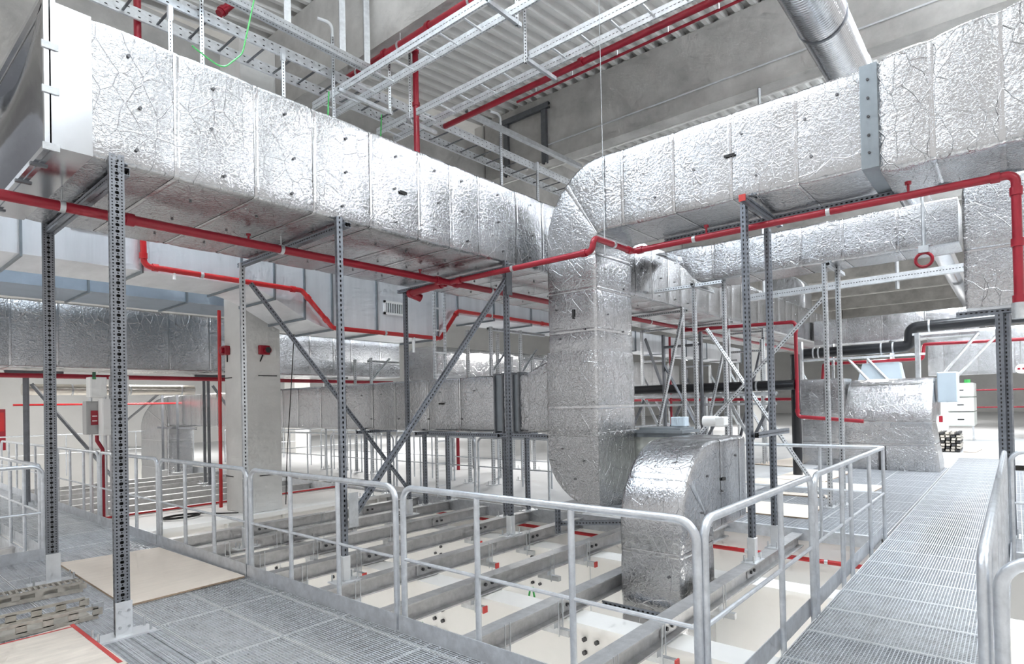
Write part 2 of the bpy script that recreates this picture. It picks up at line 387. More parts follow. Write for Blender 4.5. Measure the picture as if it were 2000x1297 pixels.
# platform: grating panels
floor = struct('floor', (0, 0, 0))
def grate_fn(lx, ly, px, py, t=0.004, h=0.03, edge=0.008):
    def f():
        b = MB(); b.mat = 'grating_steel'; b.mat2 = 'tray_steel'; b.n2 = 24; m_ = 0.004
        b.box(m_, lx-m_, m_, m_+edge, -h, 0.001); b.box(m_, lx-m_, ly-m_-edge, ly-m_, -h, 0.001)
        b.box(m_, m_+edge, m_, ly-m_, -h, 0.001); b.box(lx-m_-edge, lx-m_, m_, ly-m_, -h, 0.001)
        n = max(1, round(lx/px))
        for i in range(1, n): x = lx*i/n; b.box(x-t/2, x+t/2, m_, ly-m_, -h, 0)
        n = max(1, round(ly/py))
        for i in range(1, n): y = ly*i/n; b.box(m_, lx-m_, y-t/2, y+t/2, -h*0.6, -0.001)
        return b
    return f
def panels(key, x0, y0, nx, ny, lx, ly, px, py, t=0.004, skip=()):
    for i in range(nx):
        for j in range(ny):
            if (i, j) in skip: continue
            inst('grating_panel', key, grate_fn(lx, ly, px, py, t), floor, (x0+i*lx, y0+j*ly, 0))
panels('grate_near', 1.315, 1.25, 3, 4, 0.5, 1.012, 0.024, 0.1, 0.008)
panels('grate_near_b', 2.815, 1.25, 1, 4, 0.115, 1.012, 0.024, 0.1, 0.008)
panels('grate_near', 1.815, 5.298, 2, 1, 0.5, 1.012, 0.024, 0.1, 0.008)
panels('grate_near_b', 2.815, 5.298, 1, 1, 0.115, 1.012, 0.024, 0.1, 0.008)
panels('grate_fine', -0.2, 4.29, 4, 5, 0.504, 0.92, 0.03, 0.016, 0.005)
panels('grate_mid', 1.815, 6.31, 1, 14, 1.115, 1.0, 0.03, 0.033, 0.006)
panels('grate_near', -0.2, 1.25, 3, 3, 0.5, 1.012, 0.024, 0.1, 0.008)
panels('grate_walk', 1.2, 0.13, 32, 1, 0.6, 1.11, 0.033, 0.022, 0.006)
panels('grate_far', 8.5, 1.26, 9, 3, 1.0, 0.86, 0.03, 0.05, 0.006)
panels('grate_far', 8.5, -2.5, 9, 3, 1.0, 0.86, 0.03, 0.05, 0.006)
# carrier plates just below the gratings and the solid far floor
for a in ((-0.6, 1.3, 1.2, 8.9, -0.12, -0.05), (20.4, 76, -12, 1.25, -0.15, 0), (17.5, 76, 1.25, 3.8, -0.15, 0),
          (7.75, 76, 3.8, 5.2, -0.15, -0.001), (8.2, 76, 5.2, 11.3, -0.15, -0.001), (8.6, 76, 11.3, 34, -0.15, -0.001)):
    box('floor_slab', 'floor_grey', floor, *a)
# edge steel of the platform
for a in ((2.9, 2.93, 1.2, 20.5, -0.2, -0.032), (1.78, 1.81, 8.86, 20.5, -0.2, -0.032), (2.95, 8.5, 1.2, 1.24, -0.2, -0.032), (2.95, 8.5, 0.12, 0.16, -0.2, -0.032),
          (8.44, 8.5, 1.3, 3.8, -0.15, 0.0), (8.44, 8.5, -3, 0.1, -0.15, 0.0), (-0.6, 1.8, 8.86, 8.9, -0.2, -0.032), (7.72, 7.75, 3.8, 20.5, -0.22, -0.001), (7.75, 8.5, 3.77, 3.8, -0.15, 0)):
    box('edge_channel', 'grating_steel', floor, *a)
for k in range(24): box('bearer', 'joist_steel', floor, 2.95+k*0.6-0.02, 2.95+k*0.6+0.02, 0.16, 1.2, -0.16, -0.035)
# white concrete wall of the opening on the far side
box('wall_pit_far', 'white_paint', None, 8.5, 8.7, -3, 3.8, -3.55, -0.16, kind='structure')
MB().box(8.72, 8.9, 3.8, 34, -3.55, -0.16).build('wall_pit_rear', 'white_paint', kind='structure')

# white girders of the lower storey: along y, carrying the joists
def white_girder(X0, y0, y1, lab, bolts):
    t = thing('white_girder', ((X0+0.16), y0, -1.3), lab, 'girder', 'white girders below the joists')
    b = MB().box(X0, X0+0.32, y0, y1, -0.27, -0.23).box(X0+0.14, X0+0.18, y0, y1, -1.25, -0.27).box(X0, X0+0.32, y0, y1, -1.3, -1.25)
    b.build('profile', 'white_paint', t)
    for Y in bolts:
        for i in range(4):
            for dy in (0, 0.13): inst('bolt', 'girder_bolt', disc_fn(0.022, 0.03, 'bolt', 6), t, (X0+0.14, Y+dy, -0.42-0.12*i), ROT['-x'])
white_girder(4.40, -2.5, 9.8, 'white girder crossing nearest under the joists, studded with bolts', (2.9, 4.9, 6.9, 8.4))
white_girder(6.42, -2.5, 9.8, 'white girder crossing farthest under the joists beyond the curved duct', (3.1, 5.1, 7.1))
white_girder(2.40, -2.5, 9.8, 'white girder half hidden under the railing walkway', ())
s_ = thing('white_slab_girder', (5.3, 10.6, -0.6), 'wide white slab girder at the foot of the concrete column', 'girder')
MB().box(2.96, 7.7, 9.82, 11.5, -0.12, -0.05).build('top_plate', 'white_paint', s_)
for Y in (9.95, 11.3): MB().box(2.96, 7.7, Y, Y+0.1, -0.9, -0.12).build('web', 'white_paint', s_)
for i in range(5): MB().box(3.4+i*1.0, 3.43+i*1.0, 9.84, 9.95, -0.5, -0.12).build('stiffener', 'white_paint', s_)
# diagonal braces and lower cross walls seen in the opening
for i, (X0, X1, Y) in enumerate(((3.3, 4.4, 3.0), (5.2, 6.4, 4.6), (5.6, 6.4, 1.7))):
    MB().bar((X0, Y, -2.6), (X1+0.1, Y, -1.2), 0.22, 0.08, up=(0, 1, 0)).build('girder_brace', 'white_paint', None,
        ('white diagonal brace under the nearest white girder', 'white diagonal brace deep in the opening behind the joists', 'white diagonal brace below the curved duct')[i], 'brace')
for X0, Y0, Y1 in ((5.4, -2, 0.8), (5.4, 5.6, 9.9)):
    box('wall_lower', 'white_paint', None, X0+1.6, X0+1.8, Y0, Y1, -3.55, -1.3, kind='structure')

# galvanised joists across the opening
JY = [2.24, 3.225, 4.25, 5.22, 6.22, 7.18, 8.12, 9.02]
def joist(Y, X0, X1, lab, near):
    t = thing('steel_joist', ((X0+X1)/2, Y, -0.22), lab, 'joist', 'steel joists across the opening')
    b = MB()
    b.box(X0, X1, Y-0.07, Y+0.07, -0.065, -0.05).box(X0, X1, Y-0.005, Y+0.005, -0.205, -0.065).box(X0, X1, Y-0.07, Y+0.07, -0.22, -0.205)
    b.build('profile', 'joist_steel', t)
    if near:
        for X in ((4.56, 6.58)):
            box('splice_plate', 'joist_steel', t, X-0.14, X+0.14, Y-0.018, Y-0.008, -0.19, -0.08)
            for dx in (-0.05, 0.05): inst('bolt', 'joist_bolt', disc_fn(0.018, 0.02, 'bolt', 6), t, (X+dx, Y-0.018, -0.135), ROT['-y'])
    return t
for i, Y in enumerate(JY):
    joist(Y, 2.95, 8.43 if Y < 3.8 else 7.72, 'galvanised joist across the opening, %s counted back from the right walkway' % ORD[i], True)
for i in range(7):
    joist(11.9+i*0.98, 2.95, 8.55, 'galvanised joist beyond the concrete column, %s counted from the column' % ORD[i], False)
for i in range(5):
    joist(9.3+i*1.0, -2.5, 1.78, 'galvanised joist in the left opening behind the short railing, %s from the near edge' % ORD[i], False)
for i in range(3):
    joist(-0.6-i*0.98, 2.95, 8.43, 'galvanised joist in the right opening beyond the walkway railing, %s from the walkway' % ORD[i], False)

# ------------------------------------------------------------------ railings
def railing(p0, p1, posts, lab, toe=1, h=1.1, r=0.024, toe_side=None, end0=True, end1=True, grp='tube railings'):
    p0, p1 = V(p0), V(p1); d = (p1-p0).normalized(); Lg = (p1-p0).length
    t = thing('railing', (p0+p1)/2, lab, 'railing', grp)
    up = V((0, 0, 1)); pts = []
    base = -0.12
    if end0: pts += [p0+up*base]
    pts += [p0+up*h, p1+up*h]
    if end1: pts += [p1+up*base]
    MB().tube(fillet(pts, 0.11, 7), r, 12).build('handrail', 'rail_steel', t)
    for k in posts:
        q = p0+d*Lg*k
        MB().tube([q+up*base, q+up*(h-0.015)], r*0.86, 10).build('post', 'rail_steel', t)
    MB().tube([p0+up*(h*0.5), p1+up*(h*0.5)], r*0.56, 8).build('knee_rail', 'rail_steel', t)
    if toe:
        n = V((-d.y, d.x, 0))*(toe_side or 1)
        MB().bar(p0+up*0.06+n*0.035-d*0.03, p1+up*0.06+n*0.035+d*0.03, 0.006, 0.14, up=up).build('toe_board', 'grating_steel', t)
    return t
T3 = (1/3, 2/3)
RX = 2.945
ys = [(1.27, 3.61), (3.70, 6.05), (6.13, 8.50), (8.58, 10.95), (11.03, 13.4), (13.48, 15.85), (15.93, 18.3)]
for i, (a, b_) in enumerate(ys):
    railing((RX, a, 0), (RX, b_, 0), T3, ('galvanised railing section in front of the curved foil duct', 'galvanised railing section between the plywood sheet and the corner of the curved duct',
        'galvanised railing section beside the big plywood sheet', 'galvanised railing section seen left of the tall front post', 'galvanised railing section seen between the two tall front posts',
        'galvanised railing section far left behind the second tall post', 'last galvanised railing section at the far left edge')[i], toe_side=1)
railing((2.99, 1.25, 0), (5.10, 1.25, 0), (0.62,), 'galvanised railing section along the right walkway, nearest the camera')
railing((5.2, 1.25, 0), (8.42, 1.25, 0), (0.3, 0.42, 0.72), 'galvanised railing section along the right walkway, ending at the far corner', end1=False)
railing((8.42, 1.25, 0), (8.42, 3.75, 0), (0.0, 0.28, 0.62), 'galvanised railing across the far end of the opening by the plywood boards', toe=0, end0=False)
railing((2.93, 0.11, 0), (5.6, 0.11, 0), (0.4, 0.75), 'thick galvanised railing at the right edge of the picture, along the walkway', toe_side=-1)
railing((5.68, 0.11, 0), (8.3, 0.11, 0), (0.33, 0.66, 0.97), 'galvanised railing on the right walkway side, far half ending at a corner', toe_side=-1)
railing((2.89, 0.06, 0), (2.89, -1.6, 0), (0.6,), 'bright galvanised railing turning off the right edge of the picture', toe_side=-1)
railing((8.35, 0.06, 0), (8.35, -2.2, 0), (0.5,), 'short galvanised railing crossing at the far right behind the tall post', toe=0)
railing((1.80, 8.86, 0), (0.0, 8.86, 0), (0.35, 0.7), 'short galvanised railing at the left edge with its corner near the front post', toe_side=1)
railing((1.79, 8.95, 0), (1.79, 12.2, 0), (0.25, 0.5, 0.75), 'galvanised railing running back from the short railing at the left edge', toe_side=-1)
railing((1.79, 12.3, 0), (1.79, 15.6, 0), (0.25, 0.5, 0.75), 'galvanised railing at far left behind the running-back railing', toe_side=-1)
# far railings round the rear openings
fy = [(5.35, 7.85), (7.95, 10.3), (10.4, 12.8), (13.0, 15.6), (15.7, 18.4)]
for i, (a, b_) in enumerate(fy):
    railing((8.25, a, 0), (8.25, b_, 0), T3, 'rear railing behind the joists, %s from the vertical foil duct' % ORD[i], toe=0, r=0.021, grp='rear railings')
for i, (p, q) in enumerate((((9.6, 7.2, 0), (9.6, 9.9, 0)), ((9.6, 10.0, 0), (9.6, 12.6, 0)), ((9.6, 12.8, 0), (9.6, 15.4, 0)), ((9.7, 7.2, 0), (13.0, 7.2, 0)), ((13.1, 7.2, 0), (16.4, 7.2, 0)))):
    railing(p, q, (0.25, 0.5, 0.75), ('second-row rear railing left of the vertical duct', 'second-row rear railing under the damper frames', 'second-row rear railing beside the red riser',
        'rear railing running away left of the vertical duct', 'farthest rear railing running away behind the vertical duct')[i], toe=0, r=0.02, grp='rear railings')
for i, (p, q) in enumerate((((8.9, 16.5, 0), (12, 16.5, 0)), ((8.9, 20, 0), (12, 20, 0)), ((3.2, 21.5, 0), (5.8, 21.5, 0)), ((5.9, 21.5, 0), (8.5, 21.5, 0)))):
    railing(p, q, T3, ('distant railing right of the concrete column', 'most distant railing right of the concrete column', 'distant railing behind the electrical cabinets', 'distant railing behind the left duct elbow')[i], toe=0, r=0.02, grp='rear railings')
for i, X in enumerate((28.0, 30.6)):
    railing((X, -4, 0), (X, -1.2-0.3*i, 0), T3, ('distant white railing at the right edge by the far wall', 'most distant white railing at the right edge')[i], toe=0, r=0.02, grp='rear railings')

# ------------------------------------------------------------------ ducts
def ring(C, U, W, r, step, puff, amp, seed):
    # rounded rectangle round C with half axes U and W, a little puffed and dented
    a, b = U.length, W.length; u, w_ = U.normalized(), W.normalized(); pts = []
    nx = max(2, int(2*(a-r)/step)); ny = max(2, int(2*(b-r)/step))
    def side(p0, p1, n, nrm):
        for i in range(n):
            t = i/n; q = (p0[0]+(p1[0]-p0[0])*t, p0[1]+(p1[1]-p0[1])*t); pts.append((q, nrm, math.sin(PI*t)))
    def corner(cx, cy, a0):
        for i in range(3):
            an = a0+PI/2*i/3; pts.append(((cx+r*math.cos(an), cy+r*math.sin(an)), (math.cos(an), math.sin(an)), 0))
    side((a, -b+r), (a, b-r), ny, (1, 0)); corner(a-r, b-r, 0)
    side((a-r, b), (-a+r, b), nx, (0, 1)); corner(-a+r, b-r, PI/2)
    side((-a, b-r), (-a, -b+r), ny, (-1, 0)); corner(-a+r, -b+r, PI)
    side((-a+r, -b), (a-r, -b), nx, (0, -1)); corner(a-r, -b+r, 1.5*PI)
    out = []
    for q, n, bulge in pts:
        p = C+u*q[0]+w_*q[1]; nn = u*n[0]+w_*n[1]
        k = noise.noise(p*3.1+V((seed, 0, 0)))*amp+noise.noise(p*9.0+V((0, seed, 0)))*amp*0.45
        out.append(p+nn*(k+puff*(0.4+0.6*bulge)))
    return out
def section(sts, puffmax, r, step, amp, seed, cap0, cap1, inset):
    # sts: stations (C, U, W)
    b = MB(); b.sm = True; n = len(sts); rings = []
    for i, (C, U, W) in enumerate(sts):
        t = i/(n-1); rings.append(ring(C, U, W, r, step, -inset if i in (0, n-1) else puffmax*math.sin(PI*t)**0.5, amp if 0 < i < n-1 else amp*0.25, seed))
    mlen = min(len(q) for q in rings)
    k = len(rings[0])
    for rg in rings: b.v += rg
    for i in range(n-1):
        for j in range(k): b.f.append([i*k+j, i*k+(j+1) % k, (i+1)*k+(j+1) % k, (i+1)*k+j])
    if cap0: b.f.append(list(range(k))[::-1])
    if cap1: b.f.append([(n-1)*k+j for j in range(k)])
    return b
def resample(C0, U0, W0, C1, U1, W1, ds):
    n = max(1, int((C1-C0).length/ds))
    return [(C0.lerp(C1, i/n), U0.lerp(U1, i/n), W0.lerp(W1, i/n)) for i in range(n+1)]
def seg(p, q, U, W, ds=0.085, U1=None, W1=None):
    p, q, U, W = V(p), V(q), V(U), V(W)
    return resample(p, U, W, q, V(U1) if U1 else U, V(W1) if W1 else W, ds)
def bend(P, e0, e1, ri, ro0, ro1, U, n=14):
    # quarter bend about pivot P from radial e0 to e1
    P, e0, e1, U = V(P), V(e0), V(e1), V(U); out = []
    for i in range(n+1):
        a = PI/2*i/n; d = e0*math.cos(a)+e1*math.sin(a)
        outp = P+e0*math.cos(a)*ro0+e1*math.sin(a)*ro1; inp = P+d*ri
        out.append(((inp+outp)/2, U, (outp-inp)/2))
    return out
def foil_duct(name, label, sts, seam=0.52, mat='foil', r=0.035, step=0.10, amp=0.004, puff=0.009, caps=(True, True), seed=1, root=None, jitter=0.22, inset=0.004, cat='duct', piece='foil_section', tape=True):
    rnd = random.Random(seed)
    t = root or thing(name, sts[0][0]*0.5+sts[-1][0]*0.5, label, cat, 'foil-wrapped ducts')
    # k must be equal in every ring of one section, so resample sizes are frozen by section
    cuts = [0]; acc = 0; tgt = seam*(1+rnd.uniform(-jitter, jitter))
    for i in range(1, len(sts)):
        acc += max((sts[i][0]-sts[i-1][0]).length, 0.5*((sts[i][0]+sts[i][2])-(sts[i-1][0]+sts[i-1][2])).length, 0.5*((sts[i][0]-sts[i][2])-(sts[i-1][0]-sts[i-1][2])).length)
        if acc >= tgt and i < len(sts)-2: cuts.append(i); acc = 0; tgt = seam*(1+rnd.uniform(-jitter, jitter))
    cuts.append(len(sts)-1)
    for c_ in range(len(cuts)-1):
        sub = sts[cuts[c_]:cuts[c_+1]+1]
        if len(sub) < 3:
            a, b_ = sub[0], sub[-1]; sub = [a, (a[0].lerp(b_[0], 0.5), a[1].lerp(b_[1], .5), a[2].lerp(b_[2], .5)), b_]
        mx = max(sub, key=lambda q: q[2].length)
        # equal counts: build ring counts from the mean station
        section_fixed(sub, puff, r, step, amp, seed*13.7+c_, caps[0] and c_ == 0, caps[1] and c_ == len(cuts)-2, inset).build(piece, mat, t)
        if tape and c_:
            k = cuts[c_]; a, b_, e = sts[k-1], sts[k], sts[k+1]; f1 = min(0.5, 0.022/max(1e-3, (b_[0]-a[0]).length)); f2 = min(0.5, 0.022/max(1e-3, (e[0]-b_[0]).length))
            tp = [tuple(b_[i].lerp(a[i], f1) for i in range(3)), b_, tuple(b_[i].lerp(e[i], f2) for i in range(3))]
            section_fixed(tp, 0.006, r, step, 0.002, seed+c_, False, False, -0.002).build('seam_tape', 'foil_tape', t)
    return t, [sts[i] for i in cuts]
def section_fixed(sub, puff, r, step, amp, seed, c0, c1, inset):
    a = max(q[1].length for q in sub); b = max(q[2].length for q in sub)
    # scale: draw the ring at size (a, b), then squeeze to the station's own size
    n = len(sub); B = MB(); B.sm = True; ks = None
    for i, (C, U, W) in enumerate(sub):
        t = i/(n-1); base = ring(V((0, 0, 0)), V((a, 0, 0)), V((0, b, 0)), r, step, 0, 0, seed)
        pf = -inset if i in (0, n-1) else puff*math.sin(PI*t)**0.5
        am = amp if 0 < i < n-1 else amp*0.3
        sx, sy = U.length/a, W.length/b; u, w_ = U.normalized(), W.normalized(); ks = len(base)
        for q in base:
            x, y = q.x*sx, q.y*sy
            p = C+u*x+w_*y
            ex = max(0, abs(q.x)-(a-r))/r; ey = max(0, abs(q.y)-(b-r))/r
            nn = (u*(math.copysign(ex, q.x))+w_*math.copysign(ey, q.y)); nn = nn.normalized() if nn.length > 1e-6 else nn
            k = noise.noise(p*2.6+V((seed, 0, 0)))*am+noise.noise(p*8.0+V((0, seed, 0)))*am*0.5
            B.v.append(p+nn*(k+pf))
    for i in range(n-1):
        for j in range(ks): B.f.append([i*ks+j, i*ks+(j+1) % ks, (i+1)*ks+(j+1) % ks, (i+1)*ks+j])
    if c0: B.f.append(list(range(ks))[::-1])
    if c1: B.f.append([(n-1)*ks+j for j in range(ks)])
    return B
WASH = disc_fn(0.013, 0.012, 'washer', 8)
def washers(t, pts, face):
    for p in pts: inst('washer', 'foil_washer', WASH, t, p, ROT[face])

# long duct at the upper left, running away to the right
sts = seg((1.40, 6.39, 4.185), (26, 6.39, 4.185), (0, 1.11, 0), (0, 0, 0.525))
d1, cuts = foil_duct('foil_duct', 'long foil-wrapped duct running from upper left past the vertical duct into the distance', sts, 0.62, seed=3, puff=0.010)
for i in range(len(cuts)-1):
    a, b_ = cuts[i][0].x, cuts[i+1][0].x
    if a > 12: break
    for fx, z in ((0.45, 4.02+0.52), (0.5, 4.16), (0.48, 3.80)):
        washers(d1, [(a+(b_-a)*(fx+random.uniform(-.12, .12)), 5.262, z+random.uniform(-.03, .03))], '-y')
    for y in (5.75, 6.4, 7.05): washers(d1, [((a+b_)/2+random.uniform(-.1, .1), y, 3.648)], '-z')
# bare steel end with bolted flange
MB().box(1.14, 1.40, 5.275, 5.285, 3.655, 4.715).box(1.14, 1.40, 7.495, 7.505, 3.655, 4.715).box(1.14, 1.40, 5.285, 7.495, 4.705, 4.715).box(1.14, 1.40, 5.285, 7.495, 3.655, 3.665).build('bare_collar', 'bare_steel', d1)
fl = MB()
for X0 in (1.10, 1.14):
    fl.box(X0, X0+0.03, 5.235, 5.275, 3.61, 4.76).box(X0, X0+0.03, 7.5, 7.54, 3.61, 4.76).box(X0, X0+0.03, 5.235, 7.54, 4.72, 4.76).box(X0, X0+0.03, 5.235, 7.54, 3.615, 3.655)
fl.build('end_flange', 'bare_steel', d1)
for z in (3.63, 4.04, 4.36, 4.74): box('flange_clip', 'galv', d1, 1.085, 1.185, 5.222, 5.24, z-0.025, z+0.025)
for y in (5.6, 6.1, 6.6, 7.1): box('flange_clip', 'dark_galv', d1, 1.085, 1.19, y-0.02, y+0.02, 3.595, 3.615)
# hollow polished bend behind the flange: a curved sheet inside the opening
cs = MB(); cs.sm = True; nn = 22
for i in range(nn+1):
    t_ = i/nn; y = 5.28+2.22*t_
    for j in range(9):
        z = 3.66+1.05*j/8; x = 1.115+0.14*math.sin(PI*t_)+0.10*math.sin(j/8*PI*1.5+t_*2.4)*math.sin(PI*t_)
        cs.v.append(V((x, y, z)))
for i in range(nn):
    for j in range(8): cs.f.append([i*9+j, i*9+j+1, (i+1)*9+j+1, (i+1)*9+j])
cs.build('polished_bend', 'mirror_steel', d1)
box('arrow_sticker', 'cable', d1, 4.33, 4.43, 5.252, 5.256, 4.13, 4.165)

# upper right duct along y, bending down into the vertical duct
U = (0.48, 0, 0); XC = 7.15
sts = seg((XC, 1.10, 4.435), (XC, 4.0, 4.435), U, (0, 0, 0.485))
sts += bend((XC, 4.05, 3.83), (0, 0, 1), (0, 1, 0), 0.12, 1.09, 0.90, U)
sts += seg((XC, 4.56, 3.78), (XC, 4.56, 2.42), U, (0, 0.39, 0))
d2, cuts = foil_duct('foil_duct', 'foil-wrapped duct from the upper right, bending down into a tall vertical shaft', sts, 0.55, seed=5, caps=(False, True))
for y, z in ((1.55, 4.2), (1.6, 4.6), (2.1, 4.15), (2.25, 4.65), (2.8, 4.4), (1.3, 4.75), (3.3, 4.2)): washers(d2, [(6.662, y, z)], '-x')
box('arrow_sticker', 'cable', d2, 6.648, 6.652, 2.32, 2.44, 4.43, 4.46)
box('arrow_sticker', 'cable', d2, 6.648, 6.652, 4.50, 4.535, 2.85, 2.98)
for y, z in ((4.4, 3.4), (4.8, 3.0), (4.35, 2.7), (4.75, 2.6)): washers(d2, [(6.655, y, z)], '-x')
for x, z in ((6.9, 3.5), (7.4, 3.3), (6.95, 2.9), (7.35, 2.7)): washers(d2, [(x, 4.165, z)], '-y')
# widened lower shaft with side collar, then the boot
sts = seg((XC-0.005, 4.575, 2.42), (XC-0.005, 4.575, 1.28), (0.5, 0, 0), (0, 0.41, 0), 0.09)
foil_duct('', '', sts, 0.6, root=d2, seed=6, mat='foil_crumpled')
pr_ = [(4.17, 1.31), (4.99, 1.31), (4.99, 1.05)]
for i in range(9):
    a = PI/2*i/8; pr_.append((4.19+0.80*math.cos(a), 1.05-0.72*math.sin(a)))
pr_.append((4.17, 0.33))
def puffy_prism(prof, ax, x0, x1, name, mat, parent, div=5, amp=0.006):
    # extrusion of a 2D outline with subdivided, slightly dented faces; ax 'x': outline in y, z; ax 'y': outline in x, z
    b = MB(); b.sm = True; n = len(prof); N_ = div*2
    for i in range(N_+1):
        e = x0+(x1-x0)*i/N_
        for (p, z) in prof:
            q = V((e, p, z)) if ax == 'x' else V((p, e, z)); k = noise.noise(q*4)*amp
            b.v.append(q+V((k, k, k))*0.6)
    for i in range(N_):
        for j in range(n): b.f.append([i*n+j, i*n+(j+1) % n, (i+1)*n+(j+1) % n, (i+1)*n+j])
    b.f.append(list(range(n))[::-1]); b.f.append([N_*n+j for j in range(n)])
    return b.build(name, mat, parent)
puffy_prism(pr_, 'x', 6.66, 7.62, 'boot', 'foil_crumpled', d2)
box('seam_tape', 'foil_crumpled', d2, 6.648, 7.66, 4.155, 5.0, 1.27, 1.33, bevel=0.01)
for y, z in ((4.75, 1.1), (4.4, 0.95), (4.55, 0.7)): washers(d2, [(6.655, y, z)], '-x')
# side collar towards the low duct
sts = seg((7.17, 4.97, 1.84), (7.17, 5.40, 1.74), (0.44, 0, 0), (0, 0, 0.5), 0.06, W1=(0, 0, 0.43))
foil_duct('', '', sts, 0.9, root=d2, seed=8, mat='foil_crumpled')
# flange frame at the foot of the shaft, open to the right
fr = thing('damper_frame', (7.8, 4.3, 0.4), 'grey steel damper frame standing behind the top of the curved duct', 'damper')
b = MB(); b.box(7.66, 7.72, 3.3, 4.9, 1.22, 1.28).box(7.66, 7.72, 3.3, 3.36, 0.35, 1.22).box(7.66, 7.72, 4.84, 4.9, 0.35, 1.22).box(7.66, 7.72, 3.3, 4.9, 0.33, 0.39); b.build('frame', 'frame_steel', fr)
box('blade', 'cream_panel', fr, 7.72, 7.73, 3.36, 4.84, 0.39, 1.22)
b = MB().box(7.4, 7.95, 3.35, 4.05, 1.29, 1.33).box(7.45, 7.9, 3.4, 4.0, 1.33, 1.36); b.build('top_plate', 'frame_steel', fr)

# low duct along y between the shaft and the left elbow, with damper frames
sts = seg((7.23, 5.40, 1.735), (7.23, 5.66, 1.735), (0.36, 0, 0), (0, 0, 0.43), 0.08)
d3, c_ = foil_duct('foil_duct', 'low foil-wrapped duct running left from the shaft behind the column to an elbow', sts, 2, seed=9, caps=(True, True), mat='foil_crumpled')
sts = seg((7.23, 6.17, 1.735), (7.23, 19.0, 1.735), (0.35, 0, 0), (0, 0, 0.435), 0.11)
sts += bend((7.23, 19.05, 1.17), (0, 0, 1), (0, 1, 0), 0.13, 1.0, 2.35, (0.35, 0, 0))
sts += seg((7.23, 20.3, 1.1), (7.23, 20.3, -0.6), (0.35, 0, 0), (0, 1.1, 0), 0.12)
foil_duct('', '', sts, 0.75, root=d3, seed=10, step=0.14)
for y in (6.6, 7.4, 8.2, 9.0, 9.6):
    washers(d3, [(6.872, y, 1.95)], '-x'); washers(d3, [(6.872, y+0.3, 1.5)], '-x')
box('arrow_sticker', 'cable', d3, 6.858, 6.862, 7.3, 7.42, 1.74, 1.77)
for i, (y0, y1) in enumerate(((5.98, 6.17), (5.66, 5.80))):
    b = MB()
    for X0 in (6.86,):
        b.box(6.85, 7.61, y0, y0+0.025, 1.28, 2.2).box(6.85, 7.61, y1-0.025, y1, 1.28, 2.2)
    b.build('damper_flange', 'dark_galv', d3)
    box('damper_case', 'frame_steel', d3, 6.88, 7.58, y0+0.025, y1-0.025, 1.31, 2.17)
box('sleeve', 'foil_crumpled', d3, 6.87, 7.59, 5.80, 5.98, 1.30, 2.175, bevel=0.012)

# curved duct in the foreground rising out of the opening
Uy = (0, 0.325, 0); YC = 2.745
sts = seg((5.66, YC, -2.4), (5.66, YC, 0.42), Uy, (-0.39, 0, 0), 0.085)
P = (6.12, YC, 0.42)
el = []
for i in range(1, 15):
    a = PI/2*i/14
    outp = V((6.12, YC, 0.44))+V((-math.cos(a)*0.85, 0, math.sin(a)*0.86)); inp = V((6.12, YC, 0.30))+V((-math.cos(a)*0.07, 0, math.sin(a)*0.07))
    el.append(((inp+outp)/2, V(Uy), (outp-inp)/2))
sts += el
sts += seg((6.20, YC, 0.835), (7.04, YC, 0.835), Uy, (0, 0, 0.465), 0.085)
d4, cuts = foil_duct('foil_duct', 'curved foil-wrapped duct rising out of the opening behind the front railing', sts, 0.62, seed=12, mat='foil', caps=(True, True))
for y, z in ((2.55, 0.05), (2.92, 0.02), (2.6, -0.3)): washers(d4, [(5.262, y, z)], '-x')
for x, z in ((5.9, 0.95), (6.3, 0.75), (6.7, 1.1), (5.75, 0.6), (6.5, 0.5)): washers(d4, [(x, 2.412, z)], '-y')
box('arrow_sticker', 'cable', d4, 6.28, 6.38, 2.405, 2.409, 0.86, 0.89)

# right end of the upper right duct beyond a steel collar
col_ = box('steel_collar', 'frame_steel', d2, 6.64, 7.66, 0.95, 1.10, 3.93, 4.94, bevel=0.004)
for z in (4.08, 4.25, 4.43, 4.61, 4.79): inst('bolt', 'collar_bolt', disc_fn(0.013, 0.012, 'bolt', 8), col_, (6.64, 1.03, z), ROT['-x'])
sts = seg((XC-0.0, 0.95, 4.42), (XC, -0.1, 4.47), U, (0, 0, 0.53), 0.07, W1=(0, 0, 0.58)) + seg((XC, -0.17, 4.47), (XC, -2.2, 4.47), U, (0, 0, 0.58), 0.085)
foil_duct('', '', sts, 0.45, root=d2, seed=14, mat='foil_crumpled', amp=0.014, puff=0.02)

# foil ducts farther back
def fduct(label, p, q, U_, W_, seam, seed, mat='foil', **k):
    return foil_duct('foil_duct', label, seg(p, q, U_, W_, k.pop('ds', 0.14)), seam, mat, seed=seed, step=0.16, **k)[0]
Lf = fduct('wide foil-wrapped duct at far left, level with the top of the column', (-1, 14.6, 3.23), (7.2, 14.6, 3.23), (0, 0.6, 0), (0, 0, 0.63), 0.8, 21)
fduct('foil-wrapped duct beyond the column, in line with the wide duct at far left', (7.6, 14.6, 3.1), (11.4, 14.6, 3.1), (0, 0.6, 0), (0, 0, 0.52), 0.7, 22)
fduct('dark reflecting foil duct behind the steel ladder left of the vertical shaft', (10.2, 11.6, 2.78), (19, 11.6, 2.78), (0, 0.55, 0), (0, 0, 0.46), 0.9, 23, r=0.2)
